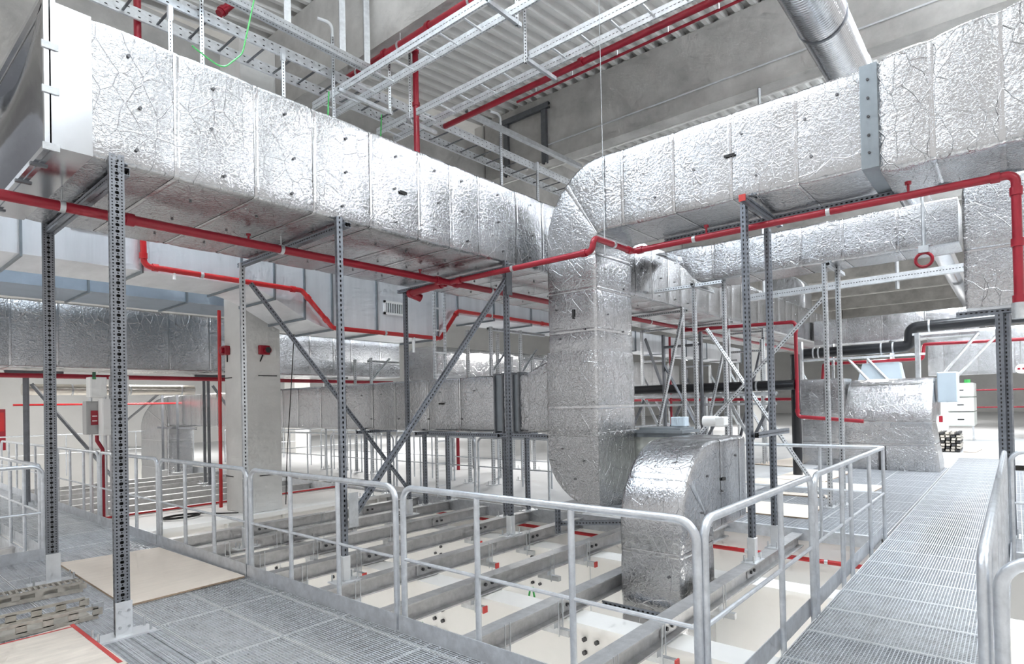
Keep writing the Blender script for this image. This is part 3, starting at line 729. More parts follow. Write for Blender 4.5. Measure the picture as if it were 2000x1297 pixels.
# duct behind the upper right duct, along y with a rounded end
sts = [(V((10.75, y, 4.17)), V((0.4, 0, 0)), V((0, 0, 0.32))) for y in [0.56+0.12*i for i in range(31)]]
for i in range(1, 8):
    a = PI/2*i/7; sts.append((V((10.75, 4.16+0.75*math.sin(a)*0.95, 4.17+0.3*(1-math.cos(a)))), V((0.4, 0, 0)), V((0, 0.28*math.sin(a), 0.32*(math.cos(a)+0.08)))))
d5, c_ = foil_duct('foil_duct', 'foil-wrapped duct behind the upper right duct with a rounded left end', sts, 0.6, seed=24, step=0.14)
# wrinkled box duct at the right edge
sts = seg((9.7, -0.6, 4.3), (9.7, -0.6, 2.78), (0.5, 0, 0), (0, 1.05, 0), 0.1)
d6, c_ = foil_duct('foil_duct', 'wrinkled foil-wrapped drop duct at the right edge behind the red riser', sts, 0.75, seed=25, mat='foil_crumpled', amp=0.012)
# stub rising behind
sts = seg((21.9, 5.85, 4.73), (21.9, 5.85, 5.4), (0.45, 0, 0), (0, 0.55, 0), 0.1)+bend((21.9, 6.4, 5.4), (0, -1, 0), (0, 0, 1), 0.05, 1.1, 0.6, (0.45, 0, 0), 8)
foil_duct('foil_duct', 'small upright foil duct stub rising from the top of the long duct', sts, 0.6, seed=26, step=0.14)
# cross duct at the far end of the long duct
fduct('pale foil duct crossing beyond the black pipe at right', (22.5, 5.2, 3.9), (22.5, 0.8, 3.9), (0.4, 0, 0), (0, 0, 0.42), 0.9, 27)
# cowl-shaped duct standing on the platform at right
sts = []
for i in range(0, 13):
    a = PI*0.5*i/12
    outp = V((17.35-1.05*math.cos(a), 2.32, 1.12+1.03*math.sin(a))); inp = V((17.35-0.15*math.cos(a), 2.32, 1.12+0.1*math.sin(a)))
    sts.append(((inp+outp)/2, V((0, 0.87, 0)), (outp-inp)/2))
sts = seg((16.85, 2.30, 0.0), (16.78, 2.32, 1.05), (0, 0.98, 0), (-0.56, 0, 0), 0.15, U1=(0, 0.87, 0), W1=(-0.45, 0, 0))+sts+seg((17.5, 2.32, 1.68), (18.4, 2.32, 1.68), (0, 0.87, 0), (0, 0, 0.47), 0.15)
cw, c_ = foil_duct('cowl_duct', 'bright rounded foil cowl standing on the platform beyond the right railing', sts, 0.55, seed=28, step=0.12, mat='foil_crumpled')
nb = MB().box(16.24, 16.6, 2.36, 2.50, -0.0, 0.55); nb.build('dark_gap_block', 'dark_rubber_or_shade', cw)  # dark block painted in for the shaded gap at the cowl foot
fduct('grey foil duct standing just left of the bright cowl', (17.1, 4.35, 1.7), (17.1, 3.25, 1.7), (0.4, 0, 0), (0, 0, 0.5), 0.5, 29)
fduct('dark foil drop duct beneath the grey duct left of the cowl', (17.2, 3.85, 0.0), (17.2, 3.85, 1.15), (0.4, 0, 0), (0, 0.45, 0), 0.5, 30)
fduct('pale foil duct far behind the steel frames right of the shaft', (19.4, 12.8, 2.9), (27, 12.8, 2.9), (0, 0.5, 0), (0, 0, 0.5), 0.9, 31, ds=0.3)
fduct('foil duct along the far wall at the right edge', (33, -3, 3.6), (33, 3.0, 3.6), (0.4, 0, 0), (0, 0, 1.0), 1.0, 32, ds=0.3)

# spiral round duct passing above the upper right duct
sp = thing('spiral_duct', (15, 1.9, 6.65), 'round spiral-seam steel duct passing over the upper right foil duct', 'duct')
pts = []; rr = []; n = 0
x = 6.2
while x < 60:
    pts += [(x, 1.95, 7.0), (x+0.035, 1.95, 7.0), (x+0.045, 1.95, 7.0)]; rr += [0.31, 0.31, 0.319]; x += 0.055
MB().tube(pts, rr, 28).build('pipe', 'bare_steel', sp)
for X in (9.15, 10.9, 13.4, 16, 20): MB().tube([(X-0.02, 1.95, 7.0), (X+0.02, 1.95, 7.0)], 0.33, 28).build('joint_band', 'dark_galv', sp)

# blue-grey sheet-metal ducts behind the long duct
g1 = thing('sheet_metal_duct', (6, 9.1, 3.0), 'bare blue-grey sheet-metal duct dipping down below the long foil duct', 'duct', 'sheet-metal ducts')
yc = 9.15; hh = 0.53
prof = [(-1.5, 4.08), (0.6, 4.08), (1.57, 4.08), (2.77, 4.08), (4.05, 4.08)]
def zc(x):
    if x < 4.1: return 4.08
    if x < 5.6: t = (x-4.1)/1.5; return 4.08-0.52*(3*t*t-2*t**3)
    if x < 7.95: return 3.56
    if x < 8.5: return 3.56+0.53*(x-7.95)/0.55
    return 4.09
bounds = [-1.5, 0.6, 1.57, 2.80, 4.1, 4.6, 5.1, 5.6, 6.5, 7.95, 8.5, 9.6, 10.9, 12.2, 13.5, 15]
for i in range(len(bounds)-1):
    a, b_ = bounds[i], bounds[i+1]; n = 1 if (b_ <= 4.1 or a >= 5.6) else 5
    mb = MB(); mb.sm = True
    for k in range(n+1):
        x = a+(b_-a)*k/n
        for (y, z) in ((yc-0.55, -hh), (yc-0.55, hh), (yc+0.55, hh), (yc+0.55, -hh)): mb.v.append(V((x, y, zc(x)+z)))
    for k in range(n):
        for j in range(4): mb.f.append([k*4+j, k*4+(j+1) % 4, (k+1)*4+(j+1) % 4, (k+1)*4+j])
    mb.build('duct_panel', 'duct_steel' if a < 2.8 or 4.0 < a < 8.0 else 'duct_steel', g1)
    f_ = MB(); e = 0.035; z0 = zc(b_)
    f_.box(b_-0.012, b_+0.012, yc-0.55-e, yc-0.55, z0-hh-e, z0+hh+e).box(b_-0.012, b_+0.012, yc-0.55, yc+0.55, z0-hh-e, z0-hh).box(b_-0.012, b_+0.012, yc+0.55, yc+0.55+e, z0-hh-e, z0+hh+e)
    f_.build('flange', 'frame_steel', g1)
def grille(X, z, wd, ht, parent):
    g_ = MB(); y = yc-0.55
    g_.box(X, X+wd, y-0.02, y, z, z+0.04).box(X, X+wd, y-0.02, y, z+ht-0.04, z+ht).box(X, X+0.04, y-0.02, y, z, z+ht).box(X+wd-0.04, X+wd, y-0.02, y, z, z+ht)
    o = g_.build('grille', 'white_panel', parent)
    box('shade_backing', 'cable', o, X+0.04, X+wd-0.04, y-0.004, y-0.001, z+0.04, z+ht-0.04)  # dark sheet standing in for the shade behind the louvres
    k = 0
    while 0.06+k*0.052 < wd-0.05:
        box('louvre', 'tray_steel', o, X+0.055+k*0.052, X+0.085+k*0.052, y-0.018, y-0.004, z+0.04, z+ht-0.04); k += 1
grille(6.66, 3.38, 0.46, 0.25, g1); grille(2.05, 3.95, 0.5, 0.25, g1)
g2 = thing('sheet_metal_duct', (2, 11.5, 3.62), 'dark blue sheet-metal duct behind the first one, at upper left', 'duct', 'sheet-metal ducts')
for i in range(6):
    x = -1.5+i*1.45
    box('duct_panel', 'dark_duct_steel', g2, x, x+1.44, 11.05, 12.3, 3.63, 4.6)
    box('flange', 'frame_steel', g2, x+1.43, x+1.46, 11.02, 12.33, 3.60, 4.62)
g3 = thing('sheet_metal_duct', (16, 9.8, 3.3), 'far blue-grey sheet-metal duct under the long foil duct right of the shaft', 'duct', 'sheet-metal ducts')
for i in range(6):
    box('duct_panel', 'duct_steel', g3, 15.1+i*1.9, 17.0+i*1.9, 9.2, 10.0, 3.35, 3.95); box('flange', 'frame_steel', g3, 16.98+i*1.9, 17.02+i*1.9, 9.17, 10.03, 3.32, 3.97)

# ------------------------------------------------------------------ support frames
def plate(t, X, Y, z, sx=0.3, sy=0.16):
    box('base_plate', 'tray_steel', t, X-sx/2, X+sx/2, Y-sy/2, Y+sy/2, z, z+0.012)
    for dx in (-1, 1):
        for dy in (-1, 1): inst('anchor_bolt', 'anchor_bolt', disc_fn(0.009, 0.07, 'galv', 6), t, (X+dx*(sx/2-0.035), Y+dy*(sy/2-0.03), z+0.012))
def post(t, X, Y, z0, z1, wd=0.09, dp=0.06, mat='perf_post', shoe=True, face=(-0.76, -0.65, 0), base=True):
    if base: plate(t, X, Y, z0)
    if shoe: box('shoe', 'tray_steel', t, X-wd/2-0.012, X+wd/2+0.012, Y-dp/2-0.014, Y+dp/2+0.014, z0+0.012, z0+0.26, bevel=0.006)
    return strut('post', (X, Y, z0+0.02), (X, Y, z1), wd, dp, mat, t, face=face)
FACE = (-0.2, -1, 0)
# frames carrying the long duct
t = thing('support_frame', (1.556, 6.4, 0), 'punched steel frame with the two tallest posts, standing on the near platform', 'support frame', 'duct support frames')
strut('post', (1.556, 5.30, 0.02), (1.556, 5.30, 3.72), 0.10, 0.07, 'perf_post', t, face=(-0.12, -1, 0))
plate(t, 1.556, 5.30, 0.0, 0.42, 0.2); box('shoe', 'tray_steel', t, 1.50, 1.612, 5.248, 5.262, 0.012, 0.27)
for z in (0.08, 0.2):
    for dx in (-.03, .03): inst('bolt', 'shoe_bolt', disc_fn(0.011, 0.008, 'galv', 8), t, (1.556+dx, 5.248, z), ROT['-y'])
strut('post', (1.60, 7.54, 0.02), (1.60, 7.54, 3.72), 0.10, 0.07, 'perf_post', t, face=(-0.12, -1, 0)); plate(t, 1.6, 7.54, 0.0, 0.4, 0.2)
box('shoe', 'tray_steel', t, 1.54, 1.66, 7.488, 7.502, 0.012, 0.3)
strut('crossbar', (1.60, 5.26, 3.60), (1.62, 7.62, 3.60), 0.06, 0.08, 'perf_strut', t, face=(-1, 0, 0))
for i, X in enumerate((3.535, 6.16, 11.8, 14.4, 17.0)):
    zb = -0.05 if X < 8 else 0
    lab = ('punched steel frame whose post carries the foot of the long diagonal strut', 'punched steel frame holding the red pipe crossing, left of the shaft', 'punched steel frame under the long duct, first right of the shaft',
           'punched steel frame under the long duct, second right of the shaft', 'punched steel frame under the long duct, third right of the shaft')[i]
    t = thing('support_frame', (X, 6.4, zb), lab, 'support frame', 'duct support frames')
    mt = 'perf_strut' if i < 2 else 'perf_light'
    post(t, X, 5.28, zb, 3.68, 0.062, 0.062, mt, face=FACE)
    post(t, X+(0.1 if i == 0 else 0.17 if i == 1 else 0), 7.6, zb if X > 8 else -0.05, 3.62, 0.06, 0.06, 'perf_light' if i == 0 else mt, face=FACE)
    strut('crossbar', (X+0.06, 5.2, 3.60), (X+0.12, 7.7, 3.60), 0.05, 0.07, mt, t, face=(-1, 0, 0))
    if i == 1:
        strut('brace', (3.60, 5.235, 0.58), (6.12, 5.235, 3.42), 0.06, 0.045, 'perf_strut', t, face=(0, -1, 0))
        MB().box(3.545, 3.66, 5.20, 5.206, 0.5, 0.85).build('gusset', 'galv', t); MB().box(6.08, 6.2, 5.20, 5.206, 3.2, 3.6).build('gusset', 'dark_galv', t)
        strut('brace', (3.72, 7.55, 3.36), (6.33, 7.55, 0.32), 0.05, 0.04, 'perf_strut', t, face=(0, -1, 0))
    if i == 2: strut('brace', (11.7, 5.25, 3.45), (10.0, 5.25, 0.2), 0.06, 0.05, 'perf_light', t, face=(0, -1, 0))
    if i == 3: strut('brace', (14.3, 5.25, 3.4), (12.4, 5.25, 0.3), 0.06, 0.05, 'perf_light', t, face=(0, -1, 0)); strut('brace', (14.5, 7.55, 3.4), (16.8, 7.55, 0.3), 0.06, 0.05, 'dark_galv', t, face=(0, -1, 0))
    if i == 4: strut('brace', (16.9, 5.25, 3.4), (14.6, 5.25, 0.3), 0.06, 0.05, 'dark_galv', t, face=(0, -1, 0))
# frame under the upper right duct
t = thing('support_frame', (7.07, 2.24, -0.05), 'punched steel frame with a red-capped arm under the upper right duct', 'support frame', 'duct support frames')
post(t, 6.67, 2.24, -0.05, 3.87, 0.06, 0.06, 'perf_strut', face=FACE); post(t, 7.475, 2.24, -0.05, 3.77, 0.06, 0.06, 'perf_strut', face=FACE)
strut('arm', (6.42, 2.17, 3.86), (7.75, 2.17, 3.86), 0.06, 0.06, 'perf_strut', t, face=(0, -1, 0)); box('end_cap', 'red_cap', t, 6.405, 6.42, 2.135, 2.205, 3.825, 3.895)
strut('tie_bar', (6.62, 2.15, 1.33), (7.75, 2.15, 1.33), 0.06, 0.05, 'perf_strut', t, face=(0, -1, 0))
strut('long_bar', (7.55, 3.6, 3.90), (7.55, -0.6, 3.90), 0.05, 0.06, 'perf_strut', t, face=(-1, 0, 0))
# frames farther right
def simple_frame(lab, pts, z1, bars, mat='perf_light', braces=(), zb=0.0, wd=0.06):
    t = thing('support_frame', (sum(p[0] for p in pts)/len(pts), sum(p[1] for p in pts)/len(pts), zb), lab, 'support frame', 'duct support frames')
    for (X, Y) in pts: post(t, X, Y, zb, z1, wd, wd, mat, shoe=False, face=FACE)
    for p, q in bars: strut('crossbar', p, q, 0.055, 0.055, mat, t, face=(-0.7, -0.7, 0.1))
    for p, q in braces: strut('brace', p, q, 0.05, 0.05, mat, t, face=(-0.7, -0.7, 0.1))
    return t
simple_frame('pair of tall punched posts just right of the upper right duct frame', [(10.4, 2.27), (10.77, 2.16)], 3.84, [((10.3, 2.2, 3.81), (11.4, 2.2, 3.81))],
             braces=[((10.4, 2.3, 3.3), (10.4, 4.4, 1.1)), ((10.4, 4.2, 3.0), (10.4, 2.35, 0.1))])
simple_frame('pair of tall punched posts under the rounded duct end, with hooked top', [(10.4, 4.42), (10.6, 3.95)], 3.84, [((10.3, 4.42, 3.81), (11.3, 4.42, 3.81)), ((10.4, 5.2, 3.80), (10.4, 3.9, 3.80))])
simple_frame('dark punched double post standing beyond the right walkway corner', [(9.3, 0.13), (9.36, 0.07)], 2.70, [((9.3, 0.55, 2.72), (9.3, -1.6, 2.72))], 'perf_strut', wd=0.075)
for i, (X, Y) in enumerate(((12.6, 7.9), (15.0, 9.2), (17.4, 9.2), (13.2, 6.4), (19.5, 7.8), (19.5, 5.0), (21.5, 9.5), (16.2, 6.0))):
    simple_frame('background punched trestle right of the shaft, %s by distance' % ORD[i], [(X, Y), (X+0.05, Y-0.9)], 3.3 if i % 2 else 2.9, [((X, Y, 3.0), (X, Y-0.9, 3.0))], 'perf_light' if i % 3 else 'dark_galv',
                 [((X, Y, 2.6), (X, Y-0.9, 0.9))])
for i, (X, Y) in enumerate(((9.5, 8.6), (10.5, 8.6), (12.2, 9.6), (9.4, 12.7))):
    simple_frame('light rack frame under the sheet-metal duct left of the shaft, %s from the ladder' % ORD[i], [(X, Y), (X, Y+0.7)], 3.4 if i < 2 else 3.0, [((X-0.1, Y, 3.35 if i < 2 else 2.9), (X+0.9, Y, 3.35 if i < 2 else 2.9))], 'perf_light', [((X, Y, 2.4), (X+0.6, Y, 3.0))])
for i, (X, Y) in enumerate(((2.65, 14.3), (6.0, 14.3))):
    simple_frame('dark trestle under the wide duct at far left, %s' % ('left of the cabinets', 'by the elbow')[i], [(X, Y), (X+0.15, Y+0.6)], 2.5, [((X-0.3, Y, 2.52), (X+0.6, Y, 2.52))], 'dark_galv', [((X+0.1, Y, 2.3), (X+1.4, Y, 0.4))], zb=-0.02)
for i, Y in enumerate((18.2, 19.3)):
    simple_frame('dark trestle holding the left duct elbow, %s' % ('nearer the column', 'nearer the bend')[i], [(6.78, Y)], 2.4 if i else 2.2, [((6.8, Y-1.2, 1.24), (6.8, Y+0.4, 1.24))], 'dark_galv', [((6.8, Y, 2.35), (6.8, 22.8, 1.35))] if i else [], zb=-0.02)
t = simple_frame('low punched trestle under the low duct beside the damper frames', [(6.95, 6.05), (7.5, 6.05)], 1.26, [((6.75, 6.0, 1.25), (7.7, 6.0, 1.25)), ((6.82, 5.1, 1.25), (6.82, 7.6, 1.25))], 'perf_strut')
simple_frame('low punched trestle under the middle of the low duct', [(6.95, 7.9), (7.5, 7.9)], 1.26, [((6.75, 7.9, 1.25), (7.7, 7.9, 1.25))], 'perf_strut')
simple_frame('low punched trestle under the low duct near the column', [(6.95, 9.6), (7.5, 9.6)], 1.26, [((6.75, 9.6, 1.25), (7.7, 9.6, 1.25))], 'perf_strut')
simple_frame('trestle under the duct beyond the column', [(9.5, 14.2), (9.5, 15.0)], 2.56, [((9.5, 13.9, 2.53), (9.5, 15.3, 2.53))], 'perf_light')
simple_frame('trestle under the dark reflecting duct, nearer the column', [(11.6, 11.2), (11.6, 12.0)], 2.30, [((11.6, 10.9, 2.27), (11.6, 12.3, 2.27))], 'perf_strut')
simple_frame('trestle under the dark reflecting duct, nearer the shaft', [(16.2, 11.2), (16.2, 12.0)], 2.30, [((16.2, 10.9, 2.27), (16.2, 12.3, 2.27))], 'perf_strut')
simple_frame('tall trestle under the pale crossing duct at right', [(22.3, 3.0), (22.7, 3.0)], 3.46, [((22.0, 3.0, 3.43), (23.0, 3.0, 3.43))], 'perf_light')
simple_frame('trestle under the far pale duct right of the shaft', [(21.4, 12.4), (21.4, 13.2)], 2.38, [((21.4, 12.2, 2.35), (21.4, 13.4, 2.35))], 'perf_light')
# low bracket at the foot of the shaft
t = thing('floor_bracket', (6.6, 4.4, -0.05), 'small punched bracket with red cap at the foot of the shaft', 'bracket')
strut('upright', (6.52, 4.75, -0.03), (6.52, 4.75, 0.36), 0.06, 0.05, 'perf_strut', t, face=FACE); box('end_cap', 'red_cap', t, 6.485, 6.555, 4.72, 4.78, 0.36, 0.375)
strut('rail', (6.56, 4.75, 0.1), (6.56, 3.3, 0.28), 0.06, 0.05, 'perf_strut', t, face=(-1, 0, 0)); MB().box(6.6, 7.5, 3.9, 4.9, 0.29, 0.33).build('tray', 'dark_galv', t)

# ------------------------------------------------------------------ red pipes
def pipe(name, lab, pts, r, mat='red', bend_r=0.1, clamps=(), couplings=(), cat='pipe', rods=0, n=12, cmat='galv'):
    t = thing(name, V(pts[0]).lerp(V(pts[-1]), 0.5), lab, cat, 'red pipes' if 'red' in mat else None)
    MB().tube(fillet(pts, bend_r, 6), r, n).build('run', mat, t)
    for p, d in clamps:
        p, d = V(p), V(d)
        MB().tube([p-d*0.02, p+d*0.02], r*1.18, 12).build('clamp', cmat, t)
        if rods: MB().tube([p, p+V((0, 0, rods))], 0.006, 6).build('hanger_rod', cmat, t)
    for p, d in couplings:
        p, d = V(p), V(d)
        MB().tube([p-d*0.035, p+d*0.035], r*1.28, 14).build('coupling', mat, t)
    return t
x_, y_, z_ = (1, 0, 0), (0, 1, 0), (0, 0, 1)
p1 = pipe('sprinkler_pipe', 'long dark red pipe running under the long foil duct from the left edge', [(-1.0, 6.22, 3.5), (30, 6.22, 3.5)], 0.046, clamps=[((X, 6.22, 3.5), x_) for X in (1.42, 3.42, 6.9, 8.9, 12.2)], couplings=[((X, 6.22, 3.5), x_) for X in (1.93, 5.78, 6.14, 9.6, 14.9)], rods=0.15)
for X in (3.05, 5.45): MB().tube([(X, 6.22, 3.5), (X, 6.22, 3.58)], 0.012, 8).tube([(X, 6.22, 3.58), (X, 6.22, 3.60)], 0.025, 8).build('sprinkler_head', 'red', p1)
p2 = pipe('sprinkler_pipe', 'red pipe stepping round the shaft and on below the upper right duct', [(6.0, 6.18, 3.5), (5.965, 3.77, 3.5), (5.97, 3.74, 3.655), (6.87, 3.73, 3.655), (6.87, -0.04, 3.655), (6.87, -0.04, 2.42)], 0.037, bend_r=0.07,
    clamps=[((5.98, 5.0, 3.5), y_), ((6.4, 3.73, 3.655), x_), ((6.87, 2.9, 3.655), y_), ((6.87, 1.45, 3.655), y_)], couplings=[((5.99, 6.0, 3.5), y_), ((5.967, 3.88, 3.5), y_), ((6.78, 3.73, 3.655), x_), ((6.87, 3.62, 3.655), y_), ((6.87, 0.1, 3.655), y_), ((6.87, -0.04, 3.5), z_), ((6.87, -0.04, 3.05), z_), ((6.87, -0.04, 2.55), z_)])
for Y in (2.75, 0.75): MB().tube([(6.87, Y, 3.66), (6.87, Y, 3.76)], 0.012, 8).tube([(6.87, Y, 3.76), (6.87, Y, 3.79)], 0.028, 8).build('sprinkler_head', 'red', p2)
MB().tube([(6.87, -0.04, 2.52), (6.87, -0.04, 2.38)], 0.055, 12).build('flange', 'galv', p2)
p3 = pipe('sprinkler_pipe', 'short red pipe stub with flanged end beside the pipe crossing', [(6.0, 6.3, 3.5), (6.08, 7.2, 3.48)], 0.05, couplings=[((6.0, 6.42, 3.5), y_), ((6.08, 7.16, 3.48), y_)])
MB().tube([(6.08, 7.18, 3.48), (6.25, 7.12, 3.42)], 0.06, 10).build('valve', 'red', p3)
p4 = pipe('sprinkler_pipe', 'bright red pipe following the dip of the sheet-metal duct', [(2.78, 8.49, 4.3), (2.79, 8.49, 3.59), (5.0, 8.49, 3.57), (5.54, 8.49, 3.03), (7.93, 8.49, 3.02), (8.41, 8.49, 3.61), (14.2, 8.49, 3.61)], 0.038, 'bright_red', 0.09,
    clamps=[((3.5, 8.49, 3.58), x_), ((6.6, 8.49, 3.025), x_), ((9.4, 8.49, 3.61), x_)], couplings=[((2.785, 8.49, 3.72), z_), ((2.92, 8.49, 3.59), x_), ((4.85, 8.49, 3.57), x_), ((5.1, 8.49, 3.47), (0.7, 0, -0.7)), ((5.42, 8.49, 3.15), (0.7, 0, -0.7)), ((5.66, 8.49, 3.03), x_), ((7.8, 8.49, 3.02), x_), ((8.36, 8.49, 3.55), (0.63, 0, 0.77)), ((11.2, 8.49, 3.61), x_)])
MB().tube([(3.15, 8.49, 3.58), (3.15, 8.49, 3.47)], 0.02, 8).build('sprinkler_head', 'white_panel', p4)
MB().tube([(7.25, 8.49, 3.02), (7.25, 8.49, 2.86)], 0.03, 8).tube([(7.25, 8.49, 2.86), (7.25, 8.49, 2.72)], 0.025, 8).build('drain_valve', 'white_panel', p4)
pipe('sprinkler_pipe', 'dark red pipe along the wide duct at far left and past the column', [(-1, 13.85, 2.44), (11.0, 13.85, 2.42)], 0.045, clamps=[((3, 13.85, 2.44), x_)])
pipe('sprinkler_pipe', 'bright red pipe running up the left edge of the concrete column', [(4.72, 10.8, 0.0), (4.74, 10.8, 3.5)], 0.03, 'bright_red')
pipe('sprinkler_pipe', 'thin red pipe far behind the electrical cabinets', [(3.2, 18.5, 1.95), (8.8, 18.5, 1.95)], 0.025, 'bright_red')
pipe('sprinkler_pipe', 'red riser pipe standing behind the rear railings near the column', [(11.2, 11.4, 0), (11.2, 11.4, 2.2)], 0.045)
pipe('sprinkler_pipe', 'red riser under the electrical cabinets at left', [(3.24, 11.9, -0.6), (3.24, 11.9, 1.1), (3.16, 11.9, 1.25), (3.16, 11.9, 1.34)], 0.03, bend_r=0.05)
pipe('sprinkler_pipe', 'second red riser beside the white cabinet at left', [(3.44, 11.9, -0.1), (3.44, 11.9, 1.35)], 0.028)
pipe('sprinkler_pipe', 'red drop pipe beyond the posts right of the shaft', [(14.0, 6.2, 3.46), (14.0, 3.66, 3.4), (14.0, 3.66, 1.32), (14.0, 2.4, 1.22)], 0.04, bend_r=0.09, couplings=[((14, 3.66, 3.2), z_), ((14, 3.66, 1.45), z_)])
pipe('sprinkler_pipe', 'red pipe under the black pipe at right, stepping up', [(p[0]*1.36, p[1]*1.36, 1.72+(p[2]-1.72)*1.36) for p in ((14.6, 3.3, 2.0), (14.6, 3.25, 2.47), (14.6, 1.43, 2.47), (14.6, 1.40, 2.76), (14.6, -1.0, 2.72))], 0.045, bend_r=0.06, clamps=[((19.856, 3.264, 2.74), y_)])
pipe('sprinkler_pipe', 'low red pipe behind the steel frames right of the shaft', [(17.0, 12, 1.8), (17.0, 4.2, 1.7)], 0.04)
pipe('sprinkler_pipe', 'thin upright red pipe behind the frames right of the shaft', [(14.6, 6.9, 3.4), (14.6, 6.9, 0.3)], 0.03)
pipe('sprinkler_pipe', 'thin red pipe on the far wall at the right edge', [(30, 2.0, 1.9), (30, -4, 1.9)], 0.035)
pipe('sprinkler_pipe', 'lower thin red pipe on the far wall at the right edge', [(31, 1.5, 1.2), (31, -4, 1.2)], 0.03)
pipe('sprinkler_pipe', 'red pipe on the far wall of the opening below the platform', [(8.40, 1.3, -0.38), (8.40, 3.75, -0.38)], 0.03, 'bright_red', clamps=[((8.4, 1.9, -0.38), y_), ((8.4, 2.9, -0.38), y_)])
pipe('sprinkler_pipe', 'red pipe below the joist ends left of the shaft', [(8.1, 3.9, -0.4), (8.1, 9.7, -0.4)], 0.028, 'bright_red')
pipe('sprinkler_pipe', 'red pipe low in the right opening beyond the walkway railing', [(8.35, -0.2, -0.4), (8.35, -3, -0.4)], 0.035)
pipe('sprinkler_pipe', 'thin red pipe lying along the white slab girder by the column', [(3.0, 11.42, 0.0), (7.6, 11.42, 0.0)], 0.018, 'bright_red')
# roof level
pipe('sprinkler_pipe', 'thick red main pipe under the lit roof beam at top centre', [(6.66, -1.0, 7.95), (6.66, 9.6, 7.95)], 0.085, clamps=[((6.66, Y, 7.95), y_) for Y in (6.3, 8.0, 9.2)], couplings=[((6.66, 7.25, 7.95), y_), ((6.66, 8.4, 7.95), y_)], rods=0.24)
pipe('sprinkler_pipe', 'red pipe beside the cable ladder under the roof deck', [(8.45, -2.0, 7.5), (8.55, 8.9, 7.5)], 0.055, couplings=[((8.5, 5.5, 7.5), y_)])
p = pipe('sprinkler_pipe', 'thin red sprinkler line hung under the roof deck', [(8.62, -2.0, 7.45), (8.72, 7.1, 7.45)], 0.022)
for Y in (2.2, 3.2, 4.0, 4.9, 5.8, 6.6): MB().tube([(8.66, Y, 7.45), (8.66, Y, 7.62)], 0.012, 6).build('hanger_rod', 'galv', p)
pipe('sprinkler_pipe', 'upright red riser from the roof main down behind the long duct', [(7.3, 8.35, 8.7), (7.3, 8.35, 4.8)], 0.055, couplings=[((7.3, 8.35, 8.3), z_), ((7.3, 8.35, 7.3), z_)])
pipe('sprinkler_pipe', 'short red riser behind the cable tray at upper left', [(3.15, 9.7, 8.6), (3.15, 9.7, 5.5)], 0.05)
pipe('sprinkler_pipe', 'slanting red pipe end below the roof at upper left', [(4.24, 9.5, 8.0), (4.95, 9.5, 8.9)], 0.06, couplings=[((4.3, 9.5, 8.08), (0.62, 0, 0.78))])

# ------------------------------------------------------------------ black pipes and their racks
def bpipe(lab, pts, r, clamps):
    t = thing('insulated_pipe', V(pts[0]).lerp(V(pts[-1]), .5), lab, 'pipe')
    MB().tube(fillet(pts, 0.17, 8), r, 16).build('run', 'black_rubber', t)
    for p, d in clamps:
        p, d = V(p), V(d); MB().tube([p-d*0.02, p+d*0.02], r*1.08, 16).build('clamp', 'galv', t)
K = 1.36
def sc(p): return (p[0]*K, p[1]*K, 1.72+(p[2]-1.72)*K)
bpipe('thick black insulated pipe stepping up at right above the cowl', [sc(p) for p in ((14.0, 3.62, 1.95), (14.0, 3.62, 2.68), (14.0, 1.58, 2.70), (14.0, 1.54, 3.06), (14.0, -2.4, 3.14))], 0.15, [(sc((14.0, Y, 2.69)), y_) for Y in (3.3, 3.2, 2.05, 1.85)]+[(sc((14.0, 1.25, 3.07)), y_)])
bpipe('thick black insulated pipe behind the steel frames right of the shaft', [(14.0, 3.7, 2.02), (14.0, 12.0, 2.02)], 0.115, [((14.0, 6.2, 2.02), y_), ((14.0, 4.5, 2.02), y_)])
bpipe('black insulated drop pipe next to the red drop pipe', [(14.25, 3.75, 2.7), (14.25, 3.75, 0.0)], 0.1, [])
t = simple_frame('steel rack with slanting struts carrying the black pipe above the cowl', [sc((13.75, Y, 0))[:2] for Y in (3.5, 1.42, -1.3)], 3.36, [(sc(p), sc(q)) for p, q in (((13.75, 3.6, 2.52), (13.75, 1.3, 2.52)), ((13.75, 1.5, 2.90), (13.75, -2.2, 2.90)), ((13.75, 3.6, 1.8), (13.75, 1.3, 1.7)))], 'galv',
    [(sc(p), sc(q)) for p, q in (((13.75, 2.6, 2.5), (13.75, 1.9, 1.6)), ((13.95, 2.3, 2.5), (13.95, 1.6, 1.6)), ((13.75, 0.5, 2.85), (13.75, 1.3, 1.75)), ((13.95, 0.2, 2.85), (13.95, 1.1, 1.75)), ((13.75, -0.6, 2.85), (13.75, -1.3, 2.1)))], wd=0.1)
rk = thing('pipe_rack', (13.9, 8, 0), 'row of steel trestles with vee struts under the far black pipe', 'rack')
for i in range(7):
    Y = 4.6+i*1.05
    strut('post', (13.8, Y, 0), (13.8, Y, 1.82), 0.08, 0.08, 'galv', rk, face=FACE)
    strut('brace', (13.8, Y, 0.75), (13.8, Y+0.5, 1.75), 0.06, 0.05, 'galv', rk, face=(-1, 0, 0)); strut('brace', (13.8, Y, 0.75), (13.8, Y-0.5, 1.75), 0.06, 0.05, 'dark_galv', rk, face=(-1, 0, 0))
MB().tube([(13.75, 4.0, 1.84), (13.75, 12.0, 1.84)], 0.045, 8).build('beam', 'galv', rk)
MB().tube([(13.7, 4.0, 1.62), (13.7, 12.0, 1.62)], 0.03, 8).build('tie_rail', 'galv', rk)
t = thing('jacketed_pipe', (5.5, 17.0, 2.1), 'shiny metal-jacketed pipe behind the electrical cabinets', 'pipe'); MB().tube([(3.1, 17, 2.28), (6.75, 17, 2.28)], 0.13, 16).build('run', 'jacket', t)
